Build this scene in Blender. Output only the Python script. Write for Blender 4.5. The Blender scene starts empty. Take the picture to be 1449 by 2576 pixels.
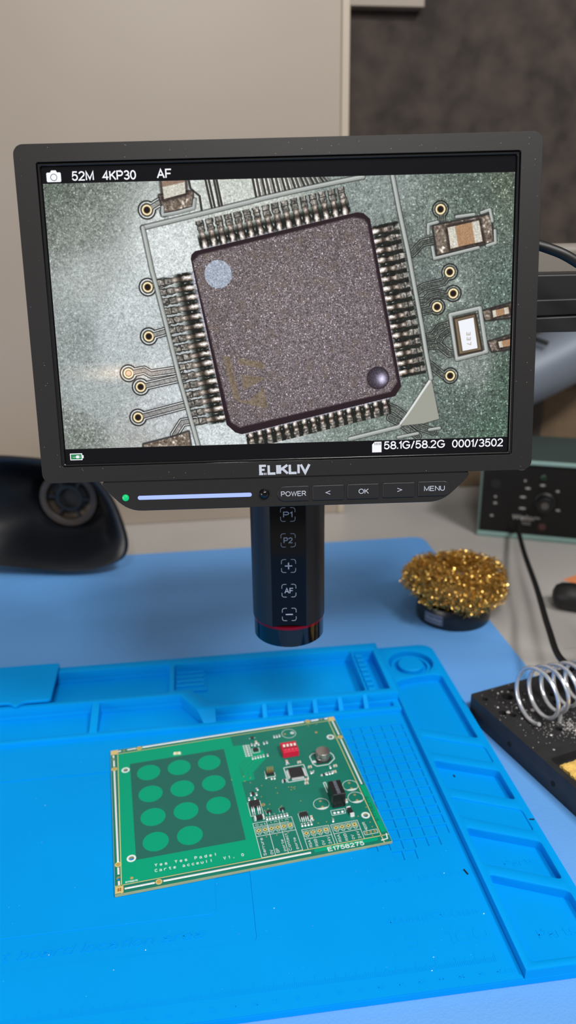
import bpy, bmesh, math, random
import numpy as np
from mathutils import Vector, Matrix, Euler
from mathutils.geometry import delaunay_2d_cdt

S = 0.001                      # all measures below are in millimetres
DESK_Z = 757.0                 # working face of the blue mat above the floor, mm
scene = bpy.context.scene
COL = scene.collection
random.seed(7)
PI = math.pi

# ------------------------------------------------------------------ camera
def cam_axes(yaw, pitch, roll):
    ca, sa, cb, sb, cc, sc = math.cos(yaw), math.sin(yaw), math.cos(pitch), math.sin(pitch), math.cos(roll), math.sin(roll)
    fwd = Vector((sa * cb, ca * cb, -sb)); r0 = Vector((ca, -sa, 0)); u0 = r0.cross(fwd)
    return cc * r0 + sc * u0, -sc * r0 + cc * u0, fwd
_r, _u, _f = cam_axes(0.123637, 0.351903, -0.015012)
cam_data = bpy.data.cameras.new('camera')
cam_data.sensor_fit = 'VERTICAL'; cam_data.sensor_height = 36.0
cam_data.lens = 36.0 * 1904.64 / 2576.0
cam_data.clip_start = 0.02; cam_data.clip_end = 20
cam_data.dof.use_dof = True
cam_data.dof.focus_distance = 0.384
cam_data.dof.aperture_fstop = cam_data.lens / 3.4
cam_data.dof.aperture_blades = 0
cam = bpy.data.objects.new('camera', cam_data); COL.objects.link(cam)
_m = Matrix((( _r.x, _u.x, -_f.x), (_r.y, _u.y, -_f.y), (_r.z, _u.z, -_f.z))).to_4x4()
_m.translation = Vector((227.676, -253.447, 337.633 + DESK_Z)) * S
cam.matrix_world = _m
scene.camera = cam

# ------------------------------------------------------------------ light and exposure
world = bpy.data.worlds.new('room_light'); scene.world = world; world.use_nodes = True
_bg = world.node_tree.nodes['Background']
_bg.inputs[0].default_value = (1.0, 0.97, 0.94, 1); _bg.inputs[1].default_value = 0.2

def area(name, loc, target, sx, sy, power, col):
    l = bpy.data.lights.new(name, 'AREA'); l.shape = 'RECTANGLE'; l.size = sx; l.size_y = sy
    l.energy = power; l.color = col
    o = bpy.data.objects.new(name, l); COL.objects.link(o)
    o.location = Vector(loc) * S + Vector((0, 0, DESK_Z * S))
    d = (Vector(target) - Vector(loc)).normalized()
    o.rotation_euler = d.to_track_quat('-Z', 'Y').to_euler()
    return o
area('ceiling_lamp_right', (1080, -1010, 1720), (290, 150, 0), 0.45, 0.2, 30, (1.0, 0.97, 0.93))
area('bench_lamp', (200, -820, 1180), (290, 150, 0), 0.26, 0.26, 11.5, (1.0, 0.98, 0.95))
area('ceiling_lamp_middle', (500, 150, 1950), (300, 150, 0), 1.2, 0.3, 3.5, (1.0, 0.95, 0.88))

area('fill_light_left', (-1250, -700, 220), (-50, 660, 40), 0.8, 0.6, 9, (1.0, 0.95, 0.9))  # added low fill to lift the cream panel's lower left; no window stands there

scene.view_settings.view_transform = 'Standard'
scene.view_settings.look = 'None'
scene.view_settings.exposure = 0.0
scene.view_settings.gamma = 1.0
scene.view_settings.use_curve_mapping = False
scene.cycles.use_denoising = True

# ------------------------------------------------------------------ materials
def lin(c):
    return tuple(((v / 255) / 12.92 if v / 255 <= 0.04045 else ((v / 255 + 0.055) / 1.055) ** 2.4) for v in c)
MATS = {}
def mat(name, rgb, rough=0.5, metal=0.0, spec=0.5, var=0.0, vscale=60.0, bump=0.0, bscale=400.0, coat=0.0, emit=None, estr=1.0):
    if name in MATS: return MATS[name]
    m = bpy.data.materials.new(name); m.use_nodes = True
    nt = m.node_tree; b = nt.nodes['Principled BSDF']
    c = lin(rgb)
    b.inputs['Base Color'].default_value = (*c, 1)
    b.inputs['Roughness'].default_value = rough; b.inputs['Metallic'].default_value = metal
    b.inputs['Specular IOR Level'].default_value = spec
    if coat: b.inputs['Coat Weight'].default_value = coat; b.inputs['Coat Roughness'].default_value = 0.08
    tc = nt.nodes.new('ShaderNodeTexCoord')
    if var:
        n = nt.nodes.new('ShaderNodeTexNoise'); n.inputs['Scale'].default_value = vscale; n.inputs['Detail'].default_value = 5
        r = nt.nodes.new('ShaderNodeValToRGB')
        r.color_ramp.elements[0].position = 0.3; r.color_ramp.elements[1].position = 0.7
        r.color_ramp.elements[0].color = (*[v * (1 - var) for v in c], 1); r.color_ramp.elements[1].color = (*[min(1, v * (1 + var)) for v in c], 1)
        nt.links.new(tc.outputs['Object'], n.inputs['Vector']); nt.links.new(n.outputs['Fac'], r.inputs['Fac'])
        nt.links.new(r.outputs['Color'], b.inputs['Base Color'])
    if bump:
        n = nt.nodes.new('ShaderNodeTexNoise'); n.inputs['Scale'].default_value = bscale; n.inputs['Detail'].default_value = 3
        bp = nt.nodes.new('ShaderNodeBump'); bp.inputs['Strength'].default_value = bump; bp.inputs['Distance'].default_value = 0.0006
        nt.links.new(tc.outputs['Object'], n.inputs['Vector']); nt.links.new(n.outputs['Fac'], bp.inputs['Height'])
        nt.links.new(bp.outputs['Normal'], b.inputs['Normal'])
    if emit:
        b.inputs['Emission Color'].default_value = (*lin(emit), 1); b.inputs['Emission Strength'].default_value = estr
    MATS[name] = m
    return m

# ------------------------------------------------------------------ mesh building
def fill(loops, flat):
    """triangles over an outline with holes"""
    def turn(t):
        a, b, c = [flat[i] for i in t]
        k = (b[0] - a[0]) * (c[1] - a[1]) - (c[0] - a[0]) * (b[1] - a[1])
        return (t if k > 0 else (t[0], t[2], t[1])), abs(k) / 2
    es = []; o = 0
    for l in loops: es += [(o + i, o + (i + 1) % len(l)) for i in range(len(l))]; o += len(l)
    vv, _, ff, ov, _, _ = delaunay_2d_cdt([Vector((p[0], p[1])) for p in flat], es, [], 0, 1e-7)
    tris = []
    for t in ff:
        cx = sum(vv[i].x for i in t) / 3; cy = sum(vv[i].y for i in t) / 3; ins = False
        for l in loops:
            for i in range(len(l)):
                (ax, ay), (bx, by) = l[i - 1][:2], l[i][:2]
                if (ay > cy) != (by > cy) and cx < (bx - ax) * (cy - ay) / (by - ay) + ax: ins = not ins
        if ins and all(ov[i] for i in t): tris.append(turn(tuple(ov[i][0] for i in t)))
    return [t for t, k in tris if k > 1e-9]

class MB:
    def __init__(self): self.v, self.f, self.mi, self.cur = [], [], [], 0
    def slot(self, i): self.cur = i; return self
    def add(self, vs, fs, M=None):
        b = len(self.v)
        self.v += [tuple(M @ Vector(v)) for v in vs] if M is not None else [tuple(v) for v in vs]
        self.f += [tuple(b + i for i in f) for f in fs]; self.mi += [self.cur] * len(fs)
        return self
    def merge(self, o, M=None):
        k = self.cur; b = len(self.v)
        self.v += [tuple(M @ Vector(v)) for v in o.v] if M is not None else list(o.v)
        self.f += [tuple(b + i for i in f) for f in o.f]; self.mi += [k + i for i in o.mi]
        return self
    def box(self, x0, x1, y0, y1, z0, z1, M=None):
        v = [(x, y, z) for z in (z0, z1) for y in (y0, y1) for x in (x0, x1)]
        return self.add(v, [(0, 2, 3, 1), (4, 5, 7, 6), (0, 1, 5, 4), (2, 6, 7, 3), (0, 4, 6, 2), (1, 3, 7, 5)], M)
    def prism(self, poly, z0, z1, holes=(), M=None):
        def ccw(p): return p if sum(p[i - 1][0] * p[i][1] - p[i][0] * p[i - 1][1] for i in range(len(p))) > 0 else p[::-1]
        poly = ccw(list(poly)); holes = [ccw(list(h))[::-1] for h in holes]
        loops = [poly] + holes; n = sum(len(l) for l in loops)
        flat = [p for l in loops for p in l]
        v = [(p[0], p[1], z0) for p in flat] + [(p[0], p[1], z1) for p in flat]; f = []
        if holes:
            for t in fill(loops, flat): f.append((t[0] + n, t[1] + n, t[2] + n)); f.append((t[2], t[1], t[0]))
        else:
            f.append(tuple(range(n, 2 * n))); f.append(tuple(range(n - 1, -1, -1)))
        o = 0
        for l in loops:
            k = len(l)
            for i in range(k):
                a, b = o + i, o + (i + 1) % k
                f.append((a, b, b + n, a + n))
            o += k
        return self.add(v, f, M)
    def soft(self, poly, z0, z1, holes=(), r=0.7, n=2):
        """prism whose upper rim is rounded by r"""
        def ccw(p): return p if sum(p[i - 1][0] * p[i][1] - p[i][0] * p[i - 1][1] for i in range(len(p))) > 0 else p[::-1]
        loops = [ccw(list(poly))] + [ccw(list(h))[::-1] for h in holes]
        def inset(l, d):
            out = []; k = len(l)
            for i in range(k):
                a, p, b = Vector(l[i - 1]), Vector(l[i]), Vector(l[(i + 1) % k]); d1, d2 = (p - a).normalized(), (b - p).normalized()
                n1, n2 = Vector((-d1.y, d1.x)), Vector((-d2.y, d2.x)); m = n1 + n2
                m = m / max(.4, m.dot(n1)) if m.length > 1e-6 else n1
                out.append(tuple(p + m * d))
            return out
        lev = [(loops, z0)] + [([inset(l, r * (1 - math.cos(PI / 2 * q / n))) for l in loops], z1 - r + r * math.sin(PI / 2 * q / n)) for q in range(n + 1)]
        N = sum(len(l) for l in loops); v = []; f = []
        for ls, z in lev: v += [(p[0], p[1], z) for l in ls for p in l]
        for t in fill(lev[-1][0], [p for l in lev[-1][0] for p in l]): f.append(tuple(i + N * (n + 1) for i in t))
        for t in fill(loops, [p for l in loops for p in l]): f.append(t[::-1])
        for q in range(n + 1):
            o = 0
            for l in loops:
                k = len(l)
                for i in range(k):
                    a, b = o + i, o + (i + 1) % k; f.append((q * N + a, q * N + b, q * N + b + N, q * N + a + N))
                o += k
        return self.add(v, f)
    def lathe(self, prof, n=32, cx=0, cy=0, M=None):
        v = []; f = []; k = len(prof)
        for i in range(n):
            a = 2 * PI * i / n
            v += [(cx + r * math.cos(a), cy + r * math.sin(a), z) for r, z in prof]
        for i in range(n):
            j = (i + 1) % n
            for q in range(k - 1): f.append((i * k + q, j * k + q, j * k + q + 1, i * k + q + 1))
        f.append(tuple(j * k for j in range(n - 1, -1, -1))); f.append(tuple(j * k + k - 1 for j in range(n)))
        return self.add(v, f, M)
    def cyl(self, cx, cy, r, z0, z1, n=24, M=None): return self.lathe([(r, z0), (r, z1)], n, cx, cy, M)
    def ring(self, cx, cy, ri, ro, z0, z1, n=28, M=None): return self.prism(circ(cx, cy, ro, n), z0, z1, [circ(cx, cy, ri, n)], M)
    def tube(self, pts, r, n=10, closed=False):
        P = [Vector(p) for p in pts]; m = len(P); v = []; f = []; up = None
        for i in range(m):
            t = (P[(i + 1) % m] - P[i - 1]) if closed else (P[min(i + 1, m - 1)] - P[max(i - 1, 0)])
            t.normalize()
            if up is None: up = t.orthogonal().normalized()
            up = (up - t * up.dot(t)).normalized(); w = t.cross(up)
            rr = r[i] if isinstance(r, (list, tuple)) else r
            v += [tuple(P[i] + rr * (math.cos(2 * PI * k / n) * up + math.sin(2 * PI * k / n) * w)) for k in range(n)]
        for i in range(m if closed else m - 1):
            j = (i + 1) % m
            for k in range(n): f.append((i * n + k, i * n + (k + 1) % n, j * n + (k + 1) % n, j * n + k))
        if not closed:
            f.append(tuple(range(n - 1, -1, -1))); f.append(tuple((m - 1) * n + k for k in range(n)))
        return self.add(v, f)
    def build(self, name, mats, parent=None, bevel=0.0, seg=2, ang=35, label=None, kind=None, loc=None):
        me = bpy.data.meshes.new(name)
        me.from_pydata([(a * S, b * S, c * S) for a, b, c in self.v], [], self.f)
        for mm in (mats if isinstance(mats, (list, tuple)) else [mats]): me.materials.append(mm)
        me.polygons.foreach_set('material_index', self.mi)
        me.polygons.foreach_set('use_smooth', [True] * len(self.f))
        me.update(); me.set_sharp_from_angle(angle=math.radians(ang))
        o = bpy.data.objects.new(name, me); COL.objects.link(o)
        if parent is not None: o.parent = parent
        if loc is not None: o.location = Vector(loc) * S
        if bevel:
            bv = o.modifiers.new('edge', 'BEVEL'); bv.width = bevel * S; bv.segments = seg; bv.limit_method = 'ANGLE'
            bv.angle_limit = math.radians(40); bv.harden_normals = True
        if label: o['label'] = label
        if kind: o['kind'] = kind
        return o

def circ(cx, cy, r, n=28, ry=None, a0=0.0):
    ry = ry or r
    return [(cx + r * math.cos(a0 + 2 * PI * i / n), cy + ry * math.sin(a0 + 2 * PI * i / n)) for i in range(n)]
def rrect(x0, x1, y0, y1, r, n=6):
    out = []
    for cx, cy, a in ((x1 - r, y1 - r, 0), (x0 + r, y1 - r, 90), (x0 + r, y0 + r, 180), (x1 - r, y0 + r, 270)):
        out += [(cx + r * math.cos(math.radians(a + 90 * i / n)), cy + r * math.sin(math.radians(a + 90 * i / n))) for i in range(n + 1)]
    return out
def rpoly(pts, r, n=4):
    out = []; k = len(pts)
    for i in range(k):
        p = Vector(pts[i]); a = (Vector(pts[i - 1]) - p); b = (Vector(pts[(i + 1) % k]) - p)
        rr = min(r, a.length * .45, b.length * .45); a = a.normalized() * rr; b = b.normalized() * rr
        for q in range(n + 1):
            t = q / n; s = (p + a) * (1 - t) ** 2 + p * 2 * t * (1 - t) + (p + b) * t * t
            out.append((s.x, s.y))
    return out
def strip(pts, w):
    """closed outline of a flat line of width w along pts"""
    L, R = [], []
    for i in range(len(pts)):
        a = Vector(pts[max(i - 1, 0)]); b = Vector(pts[min(i + 1, len(pts) - 1)]); d = (b - a).normalized(); nrm = Vector((-d.y, d.x)) * w / 2
        p = Vector(pts[i]); L.append(tuple(p + nrm)); R.append(tuple(p - nrm))
    return L + R[::-1]

def thing(name, label, cat, loc=(0, 0, 0), rotz=0.0, group=None, M=None):
    o = bpy.data.objects.new(name, None); o.empty_display_size = 0.01; COL.objects.link(o)
    if M is not None: o.matrix_world = M
    else:
        o.location = (loc[0] * S, loc[1] * S, (loc[2] + DESK_Z) * S); o.rotation_euler = (0, 0, rotz)
    o['label'] = label; o['category'] = cat
    if group: o['group'] = group
    return o
def tag(o, label, cat, group=None):
    o['label'] = label; o['category'] = cat
    if group: o['group'] = group
    return o

# single-stroke alphabet: capital height 1, every glyph a list of pen lines
def _a(cx, cy, rx, ry, a0, a1, n=10):
    return [(cx + rx * math.cos(math.radians(a0 + (a1 - a0) * i / n)), cy + ry * math.sin(math.radians(a0 + (a1 - a0) * i / n))) for i in range(n + 1)]
_o = lambda: _a(.25, .36, .25, .36, 0, 360, 16)
GLYPH = {
 '0': [_a(.27, .5, .26, .5, 0, 360, 18)], '1': [[(.02, .76), (.2, .98), (.2, 0)]], '2': [_a(.27, .72, .25, .28, 165, -35) + [(.01, 0), (.55, 0)]],
 '3': [_a(.25, .75, .23, .25, 155, -90) + _a(.25, .26, .27, .26, 80, -155)], '4': [[(.41, 0), (.41, 1), (0, .28), (.57, .28)]],
 '5': [[(.5, 1), (.12, 1), (.05, .5)] + _a(.27, .33, .26, .33, 130, -155)], '6': [_a(.28, .32, .26, .32, 0, 360, 16), [(.02, .36), (.05, .68), (.16, .93), (.32, 1), (.5, .88)]],
 '7': [[(0, 1), (.53, 1), (.3, .5), (.19, 0)]], '8': [_a(.27, .76, .22, .24, 0, 360, 14), _a(.27, .26, .27, .26, 0, 360, 16)],
 '9': [_a(.26, .68, .26, .32, 0, 360, 16), [(.52, .64), (.49, .32), (.38, .07), (.22, 0), (.04, .12)]],
 'A': [[(0, 0), (.34, 1), (.68, 0)], [(.12, .33), (.56, .33)]], 'B': [[(0, 0), (0, 1), (.3, 1)] + _a(.3, .76, .26, .24, 90, -90) + [(0, .52), (.3, .52)] + _a(.32, .26, .28, .26, 90, -90) + [(0, 0)]],
 'C': [_a(.37, .5, .37, .5, 40, 320, 16)], 'E': [[(.55, 1), (0, 1), (0, 0), (.58, 0)], [(0, .52), (.5, .52)]], 'F': [[(.53, 1), (0, 1), (0, 0)], [(0, .5), (.46, .5)]],
 'G': [_a(.38, .5, .38, .5, 40, 330, 16) + [(.73, .46), (.4, .46)]], 'I': [[(0, 0), (0, 1)]], 'K': [[(0, 0), (0, 1)], [(.58, 1), (0, .4)], [(.2, .58), (.6, 0)]],
 'L': [[(0, 1), (0, 0), (.5, 0)]], 'M': [[(0, 0), (0, 1), (.35, .08), (.7, 1), (.7, 0)]], 'N': [[(0, 0), (0, 1), (.6, 0), (.6, 1)]], 'O': [_a(.4, .5, .4, .5, 0, 360, 22)],
 'P': [[(0, 0), (0, 1), (.34, 1)] + _a(.34, .73, .25, .27, 90, -90) + [(0, .46)]], 'R': [[(0, 0), (0, 1), (.36, 1)] + _a(.36, .74, .25, .26, 90, -90) + [(0, .48)], [(.32, .48), (.64, 0)]],
 'S': [_a(.3, .75, .25, .25, 25, 250) + [(.42, .47)] + _a(.3, .25, .28, .25, 50, -160)], 'T': [[(0, 1), (.6, 1)], [(.3, 1), (.3, 0)]], 'U': [[(0, 1), (0, .3)] + _a(.3, .3, .3, .3, 180, 360) + [(.6, 1)]],
 'V': [[(0, 1), (.33, 0), (.66, 1)]], 'W': [[(0, 1), (.23, 0), (.46, .95), (.69, 0), (.92, 1)]], 'X': [[(0, 0), (.6, 1)], [(0, 1), (.6, 0)]], 'Y': [[(0, 1), (.3, .45), (.6, 1)], [(.3, .45), (.3, 0)]],
 'a': [[(.02, .55)] + _a(.24, .5, .21, .22, 140, 0, 6) + [(.45, .08), (.5, 0)], [(.45, .42), (.15, .36)] + _a(.17, .19, .17, .18, 90, 300, 8) + [(.45, .2)]],
 'b': [[(0, 1), (0, 0)], _a(.24, .36, .24, .36, 0, 360, 14)], 'c': [_a(.25, .36, .25, .36, 45, 315, 12)], 'd': [[(.48, 1), (.48, 0)], _a(.24, .36, .24, .36, 0, 360, 14)],
 'e': [[(.02, .37), (.49, .37)] + _a(.25, .36, .25, .36, 5, 320, 14)], 'i': [[(0, 0), (0, .72)], [(0, .9), (0, 1)]], 'l': [[(0, 0), (0, 1)]],
 'm': [[(0, 0), (0, .72)], [(0, .45)] + _a(.18, .5, .17, .22, 160, 0, 6) + [(.35, 0)], [(.35, .45)] + _a(.53, .5, .17, .22, 160, 0, 6) + [(.7, 0)]],
 'n': [[(0, 0), (0, .72)], [(0, .45)] + _a(.22, .48, .21, .24, 160, 0, 8) + [(.43, 0)]], 'o': [_o()], 'p': [[(0, -.28), (0, .72)], _a(.24, .36, .24, .36, 0, 360, 14)],
 'r': [[(0, 0), (0, .72)], [(0, .42)] + _a(.24, .48, .22, .24, 170, 70, 5)], 's': [_a(.22, .53, .19, .19, 30, 240, 8) + [(.28, .34)] + _a(.21, .18, .21, .18, 60, -155, 8)],
 't': [[(.14, .95), (.14, .16), (.2, .02), (.32, .01)], [(0, .72), (.32, .72)]], 'u': [[(0, .72), (0, .24)] + _a(.21, .24, .21, .24, 180, 350, 8), [(.43, .72), (.43, 0)]], 'w': [[(0, .72), (.17, 0), (.34, .68), (.51, 0), (.68, .72)]],
 '.': [[(0, 0), (0, .11)]], ',': [[(.06, .1), (0, -.16)]], '/': [[(0, -.02), (.3, 1.02)]], '<': [[(.5, .85), (0, .45), (.5, .05)]], '>': [[(0, .85), (.5, .45), (0, .05)]], '-': [[(0, .4), (.36, .4)]], ' ': [],
}
def ribbon(mb, pts, w, z0, z1):
    flat_ = z1 - z0 < 0.02
    P = [Vector(p) for p in pts]; n = len(P); shut = (P[0] - P[-1]).length < 1e-4 and n > 3
    if not shut:
        P[0] = P[0] - (P[1] - P[0]).normalized() * w * .18; P[-1] = P[-1] + (P[-1] - P[-2]).normalized() * w * .18
    L, R = [], []
    for i in range(n):
        a = P[i - 1] if i else (P[-2] if shut else None); b = P[i + 1] if i < n - 1 else (P[1] if shut else None)
        d1 = (P[i] - a).normalized() if a is not None else None; d2 = (b - P[i]).normalized() if b is not None else None
        if d1 is None: d1 = d2
        if d2 is None: d2 = d1
        t = d1 + d2
        if t.length < .3: t = Vector((-d1.y, d1.x))
        t.normalize(); nr = Vector((-t.y, t.x)); k = min(2.2, 1 / max(.3, abs(nr.dot(Vector((-d1.y, d1.x))))))
        L.append(P[i] + nr * w / 2 * k); R.append(P[i] - nr * w / 2 * k)
    v = [(p.x, p.y, z1) for p in L] + [(p.x, p.y, z1) for p in R]; f = [(n + i, n + i + 1, i + 1, i) for i in range(n - 1)]
    if not flat_:
        v += [(p.x, p.y, z0) for p in L] + [(p.x, p.y, z0) for p in R]
        f += [(i, i + 1, 2 * n + i + 1, 2 * n + i) for i in range(n - 1)] + [(n + i + 1, n + i, 3 * n + i, 3 * n + i + 1) for i in range(n - 1)] + [(n, 0, 2 * n, 3 * n), (n - 1, 2 * n - 1, 4 * n - 1, 3 * n - 1)]
    mb.add(v, f)
def letter(mb, body, x0, x1, y, cap, z=0.0, th=0.03, rot=0.0, w=0.13, shear=0.0, space=0.2):
    """raised stroke lettering: fills x0..x1 along the reading direction, baseline y, capital height cap, pen width w x cap"""
    lines = []; x = 0.0
    for ch in body:
        g = GLYPH[ch]
        if not g: x += .3 + space * .5; continue
        lo = min(p[0] for l in g for p in l); hi = max(p[0] for l in g for p in l)
        lines += [[(x + px - lo, py) for px, py in l] for l in g]; x += hi - lo + space
    lo = min(p[0] for l in lines for p in l); hi = max(p[0] for l in lines for p in l); pw = w * cap
    sx = (x1 - x0 - pw) / max(1e-3, hi - lo) if hi - lo > 1e-3 else 1
    c, s = math.cos(rot), math.sin(rot)
    for k, l in enumerate(lines):
        q = []
        for px, py in l:
            v_ = y + pw / 2 + py * (cap - pw); u = x0 + pw / 2 + (px - lo) * sx + shear * (py * cap); q.append((u * c - v_ * s, u * s + v_ * c))
        ribbon(mb, q, pw, z, z + th + 0.012 * (k % 4) * (th > 0) + 0.004 * (k % 4) * (th == 0))
    return mb

# ------------------------------------------------------------------ the room
m_wall = mat('dark_concrete', (60, 51, 46), 0.85, var=0.5, vscale=26, bump=0.6, bscale=60)
def struct(name, mb, m): return mb.build(name, m, kind='structure', loc=(0, 0, DESK_Z))
struct('floor', MB().box(-1500, 2200, -2200, 1100, -DESK_Z - 20, -DESK_Z), mat('grey_floor', (120, 116, 110), 0.6, var=0.15))
struct('wall_back', MB().box(-1500, 2200, 850, 950, -DESK_Z, 1900), m_wall)

# desk
desk = thing('desk', 'white laminate desk top under the blue mats', 'desk', (300, 300, -DESK_Z))
zt = DESK_Z - 7
MB().box(-1000, 1100, -650, 540, zt - 25, zt).build('desk_top', mat('white_laminate', (176, 172, 169), 0.4, var=0.05, vscale=6), desk, bevel=1.5)
for x in (-950, 1010):
    for y in (-600, 470): MB().box(x, x + 40, y, y + 40, 0.1, zt - 25).build('leg', mat('grey_steel', (120, 120, 120), 0.4, 0.8), desk, bevel=2)

# cream panel
cp = thing('panel', 'large cream panel with pale edge trim standing at the back of the desk', 'panel', (0, 664, -7))
m_cream = mat('cream_paint', (152, 140, 128), 0.42, var=0.03, vscale=5)
MB().box(-900, 407, 0, 14, 0.2, 1100).build('board', m_cream, cp, bevel=1)
MB().box(407, 416, -2, 16, 0.2, 1100).build('edge_trim', mat('pale_trim', (172, 160, 144), 0.4), cp, bevel=1.5, label='pale vertical edge trim')

sh = thing('wall_shelf', 'cream board end fixed high on the dark wall beside the panel', 'shelf', (452, 832, 604))
MB().box(-70, 94, 0, 17.9, 0, 26).build('board', m_cream, sh, bevel=1)
MB().box(-60, -48, 6, 17.9, -24, 0).build('bracket', mat('grey_steel', (120, 120, 120)), sh, bevel=1)

# ------------------------------------------------------------------ pale blue pad
pad = MB().prism(rpoly([(-420, -260), (494, -240), (491, 562), (-420, 562)], 16, 6), -7, -5).build(
    'desk_pad', mat('pale_blue_rubber', (100, 160, 226), 0.5, spec=0.3, var=0.04, vscale=12, bump=0.35, bscale=900), loc=(0, 0, DESK_Z), bevel=0.4)
tag(pad, 'large thin pale blue rubber pad spread over the white desk', 'mat')

# ------------------------------------------------------------------ blue silicone repair mat
mt = thing('repair_mat', 'bright blue silicone repair mat with moulded trays, rulers and side compartments', 'mat', (0, 0, 0))
m_blue = mat('blue_silicone', (0, 146, 226), 0.55, spec=0.06, var=0.03, vscale=14, bump=0.08, bscale=1500)
L = -32.0
base = MB().prism([(L, -5), (417.5, -5)] + [(417.5 - 11 + 11 * math.cos(math.radians(9 * i)), 288 + 11 * math.sin(math.radians(9 * i))) for i in range(11)] + [(370, 299), (369.9, 300), (L, 300)], -5, -0.8)
base.build('mat_base', m_blue, mt, bevel=0.5)
gx = [362 - 7.6 * k for k in range(9)]; gy = [94.6 + 8.45 * k for k in range(13)]
holes = []
for i, x in enumerate(gx):
    for j, y in enumerate(gy): holes.append([(x - 3.2, y - 3.5), (x + 3.2, y - 3.5), (x + 3.2, y + 3.5), (x - 3.2, y + 3.5)])
for x in gx[1:7]: holes.append([(x - 3.2, 82.6), (x + 3.2, 82.6), (x + 3.2, 89.6), (x - 3.2, 89.6)])
for x in (337.7, 329.9): holes.append([(x - 3.2, 74.2), (x + 3.2, 74.2), (x + 3.2, 81.2), (x - 3.2, 81.2)])
zone = rpoly([(-20, 33.3), (244.2, 33.3), (244.2, 176.8), (-20, 176.8)], 3)
MB().prism([(L, -5), (369.2, -5), (369.2, 214), (L, 214)], -0.8, 0, [zone] + holes).build('work_surface', m_blue, mt)
MB().prism(rpoly([(-20.3, 33), (244.4, 33), (244.4, 177), (-20.3, 177)], 3), -0.82, -0.55).build('recessed_zone', m_blue, mt)
MB().prism(rpoly([(-12, 53.3), (224.2, 53.3), (224.2, 170), (-12, 170)], 3), -0.6, -0.25).build('heat_zone', m_blue, mt, bevel=0.15)
# raised trays along the back
zr = 10.0
tray = MB()
big = rpoly([(227, 231), (345.5, 231), (345.5, 290), (200.5, 290), (200.5, 252), (213, 252)], 2.5)
narrow = rpoly([(356.5, 231.5), (364.5, 231.5), (364.5, 289), (356.5, 289)], 1.5)
combp = [(347.8, 231.5), (347.8, 289), (356, 289), (356, 231.5)]
left_big = rpoly([(-22, 250.5), (196.5, 250.5), (196.5, 291.5), (-22, 291.5)], 2.5)
lower_l1 = rpoly([(-22, 218), (139.2, 218), (139.2, 246), (-22, 246)], 2)
lower_l2 = rpoly([(145.6, 218), (221.5, 218), (205, 246), (145.6, 246)], 2)
lower_r = rpoly([(231, 218.2), (364.5, 218.2), (364.5, 224.5), (231, 224.5)], 1.5)
tray.soft([(L, 213.7), (369.8, 213.7), (369.8, 300), (L, 300)], -0.8, 3.2, [big + [], left_big, lower_l1, lower_l2, lower_r, narrow])
tray.soft([(L, 246), (205, 246), (217.1, 225.5), (369.8, 225.5), (369.8, 300), (L, 300)], 3.2, zr, [big, rpoly([(347.2, 231.3), (364.6, 231.3), (364.6, 289.2), (347.2, 289.2)], 1.0), left_big])
tray.prism([(L, 300), (369.8, 300), (369.8, 300.6), (L, 300.6)], -5, zr - 1)
tray.build('tool_tray', m_blue, mt)
MB().add([(139.2, 216, -.8), (145.6, 216, -.8), (145.6, 247, -.8), (139.2, 247, -.8), (139.6, 216, 3.1), (145.2, 216, 3.1), (145.2, 247, 9.4), (139.6, 247, 9.4)],
         [(3, 2, 1, 0), (4, 5, 6, 7), (0, 1, 5, 4), (1, 2, 6, 5), (2, 3, 7, 6), (3, 0, 4, 7)]).build('tray_divider', m_blue, mt, bevel=0.6)
MB().add([(221.6, 216.8, 2.9), (231.2, 216.8, 2.9), (231.2, 226.5, 2.9), (216.6, 226.5, 2.9), (221.9, 217, 3.3), (230.8, 217, 3.3), (230.8, 226.5, 9.9), (217, 226.5, 9.9)],
         [(3, 2, 1, 0), (4, 5, 6, 7), (0, 1, 5, 4), (1, 2, 6, 5), (2, 3, 7, 6), (3, 0, 4, 7)]).build('tray_divider', m_blue, mt, bevel=0.3)
for x in (267, 286, 305, 324.2, 343.5):
    d = MB(); d.add([(x - 2.2, 217, 0), (x + 2.2, 217, 0), (x + 2.2, 225.8, 0), (x - 2.2, 225.8, 0), (x - 1.8, 217, 3.4), (x + 1.8, 217, 3.4), (x + 1.8, 225.8, 9.8), (x - 1.8, 225.8, 9.8)],
          [(3, 2, 1, 0), (4, 5, 6, 7), (0, 1, 5, 4), (1, 2, 6, 5), (2, 3, 7, 6), (3, 0, 4, 7)]); d.build('tray_divider', m_blue, mt, bevel=0.5)
for k in range(5):
    y = 268.5 + 6.3 * k
    MB().prism(rpoly([(201, y), (224, y), (224, y + 3.6), (201, y + 3.6)], 1), -0.8, 3.2).build('rest_rib', m_blue, mt, bevel=0.8)
MB().box(200.4, 225.6, 264, 291, -0.8, 1.2).build('rib_base', m_blue, mt, bevel=0.4)
comb = MB().box(348.6, 354.4, 231, 290, -0.8, 5.0)
comb.build('comb_wall', m_blue, mt, bevel=0.5)
for k in range(8):
    y = 233.5 + 7.0 * k
    MB().box(348.4, 354.6, y, y + 3.6, 5.0, 8.6).build('comb_tooth', m_blue, mt, bevel=0.7)
# lid over the first tray
lid = MB().prism(rpoly([(-10, 250.2), (72, 250.2), (79, 250.2), (84, 244.5), (89, 250.2), (109, 250.2), (108, 302.5), (-10, 302.5)], 3), zr + 0.2, zr + 3.0)
lid.build('tray_lid', m_blue, mt, bevel=0.8)
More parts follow.
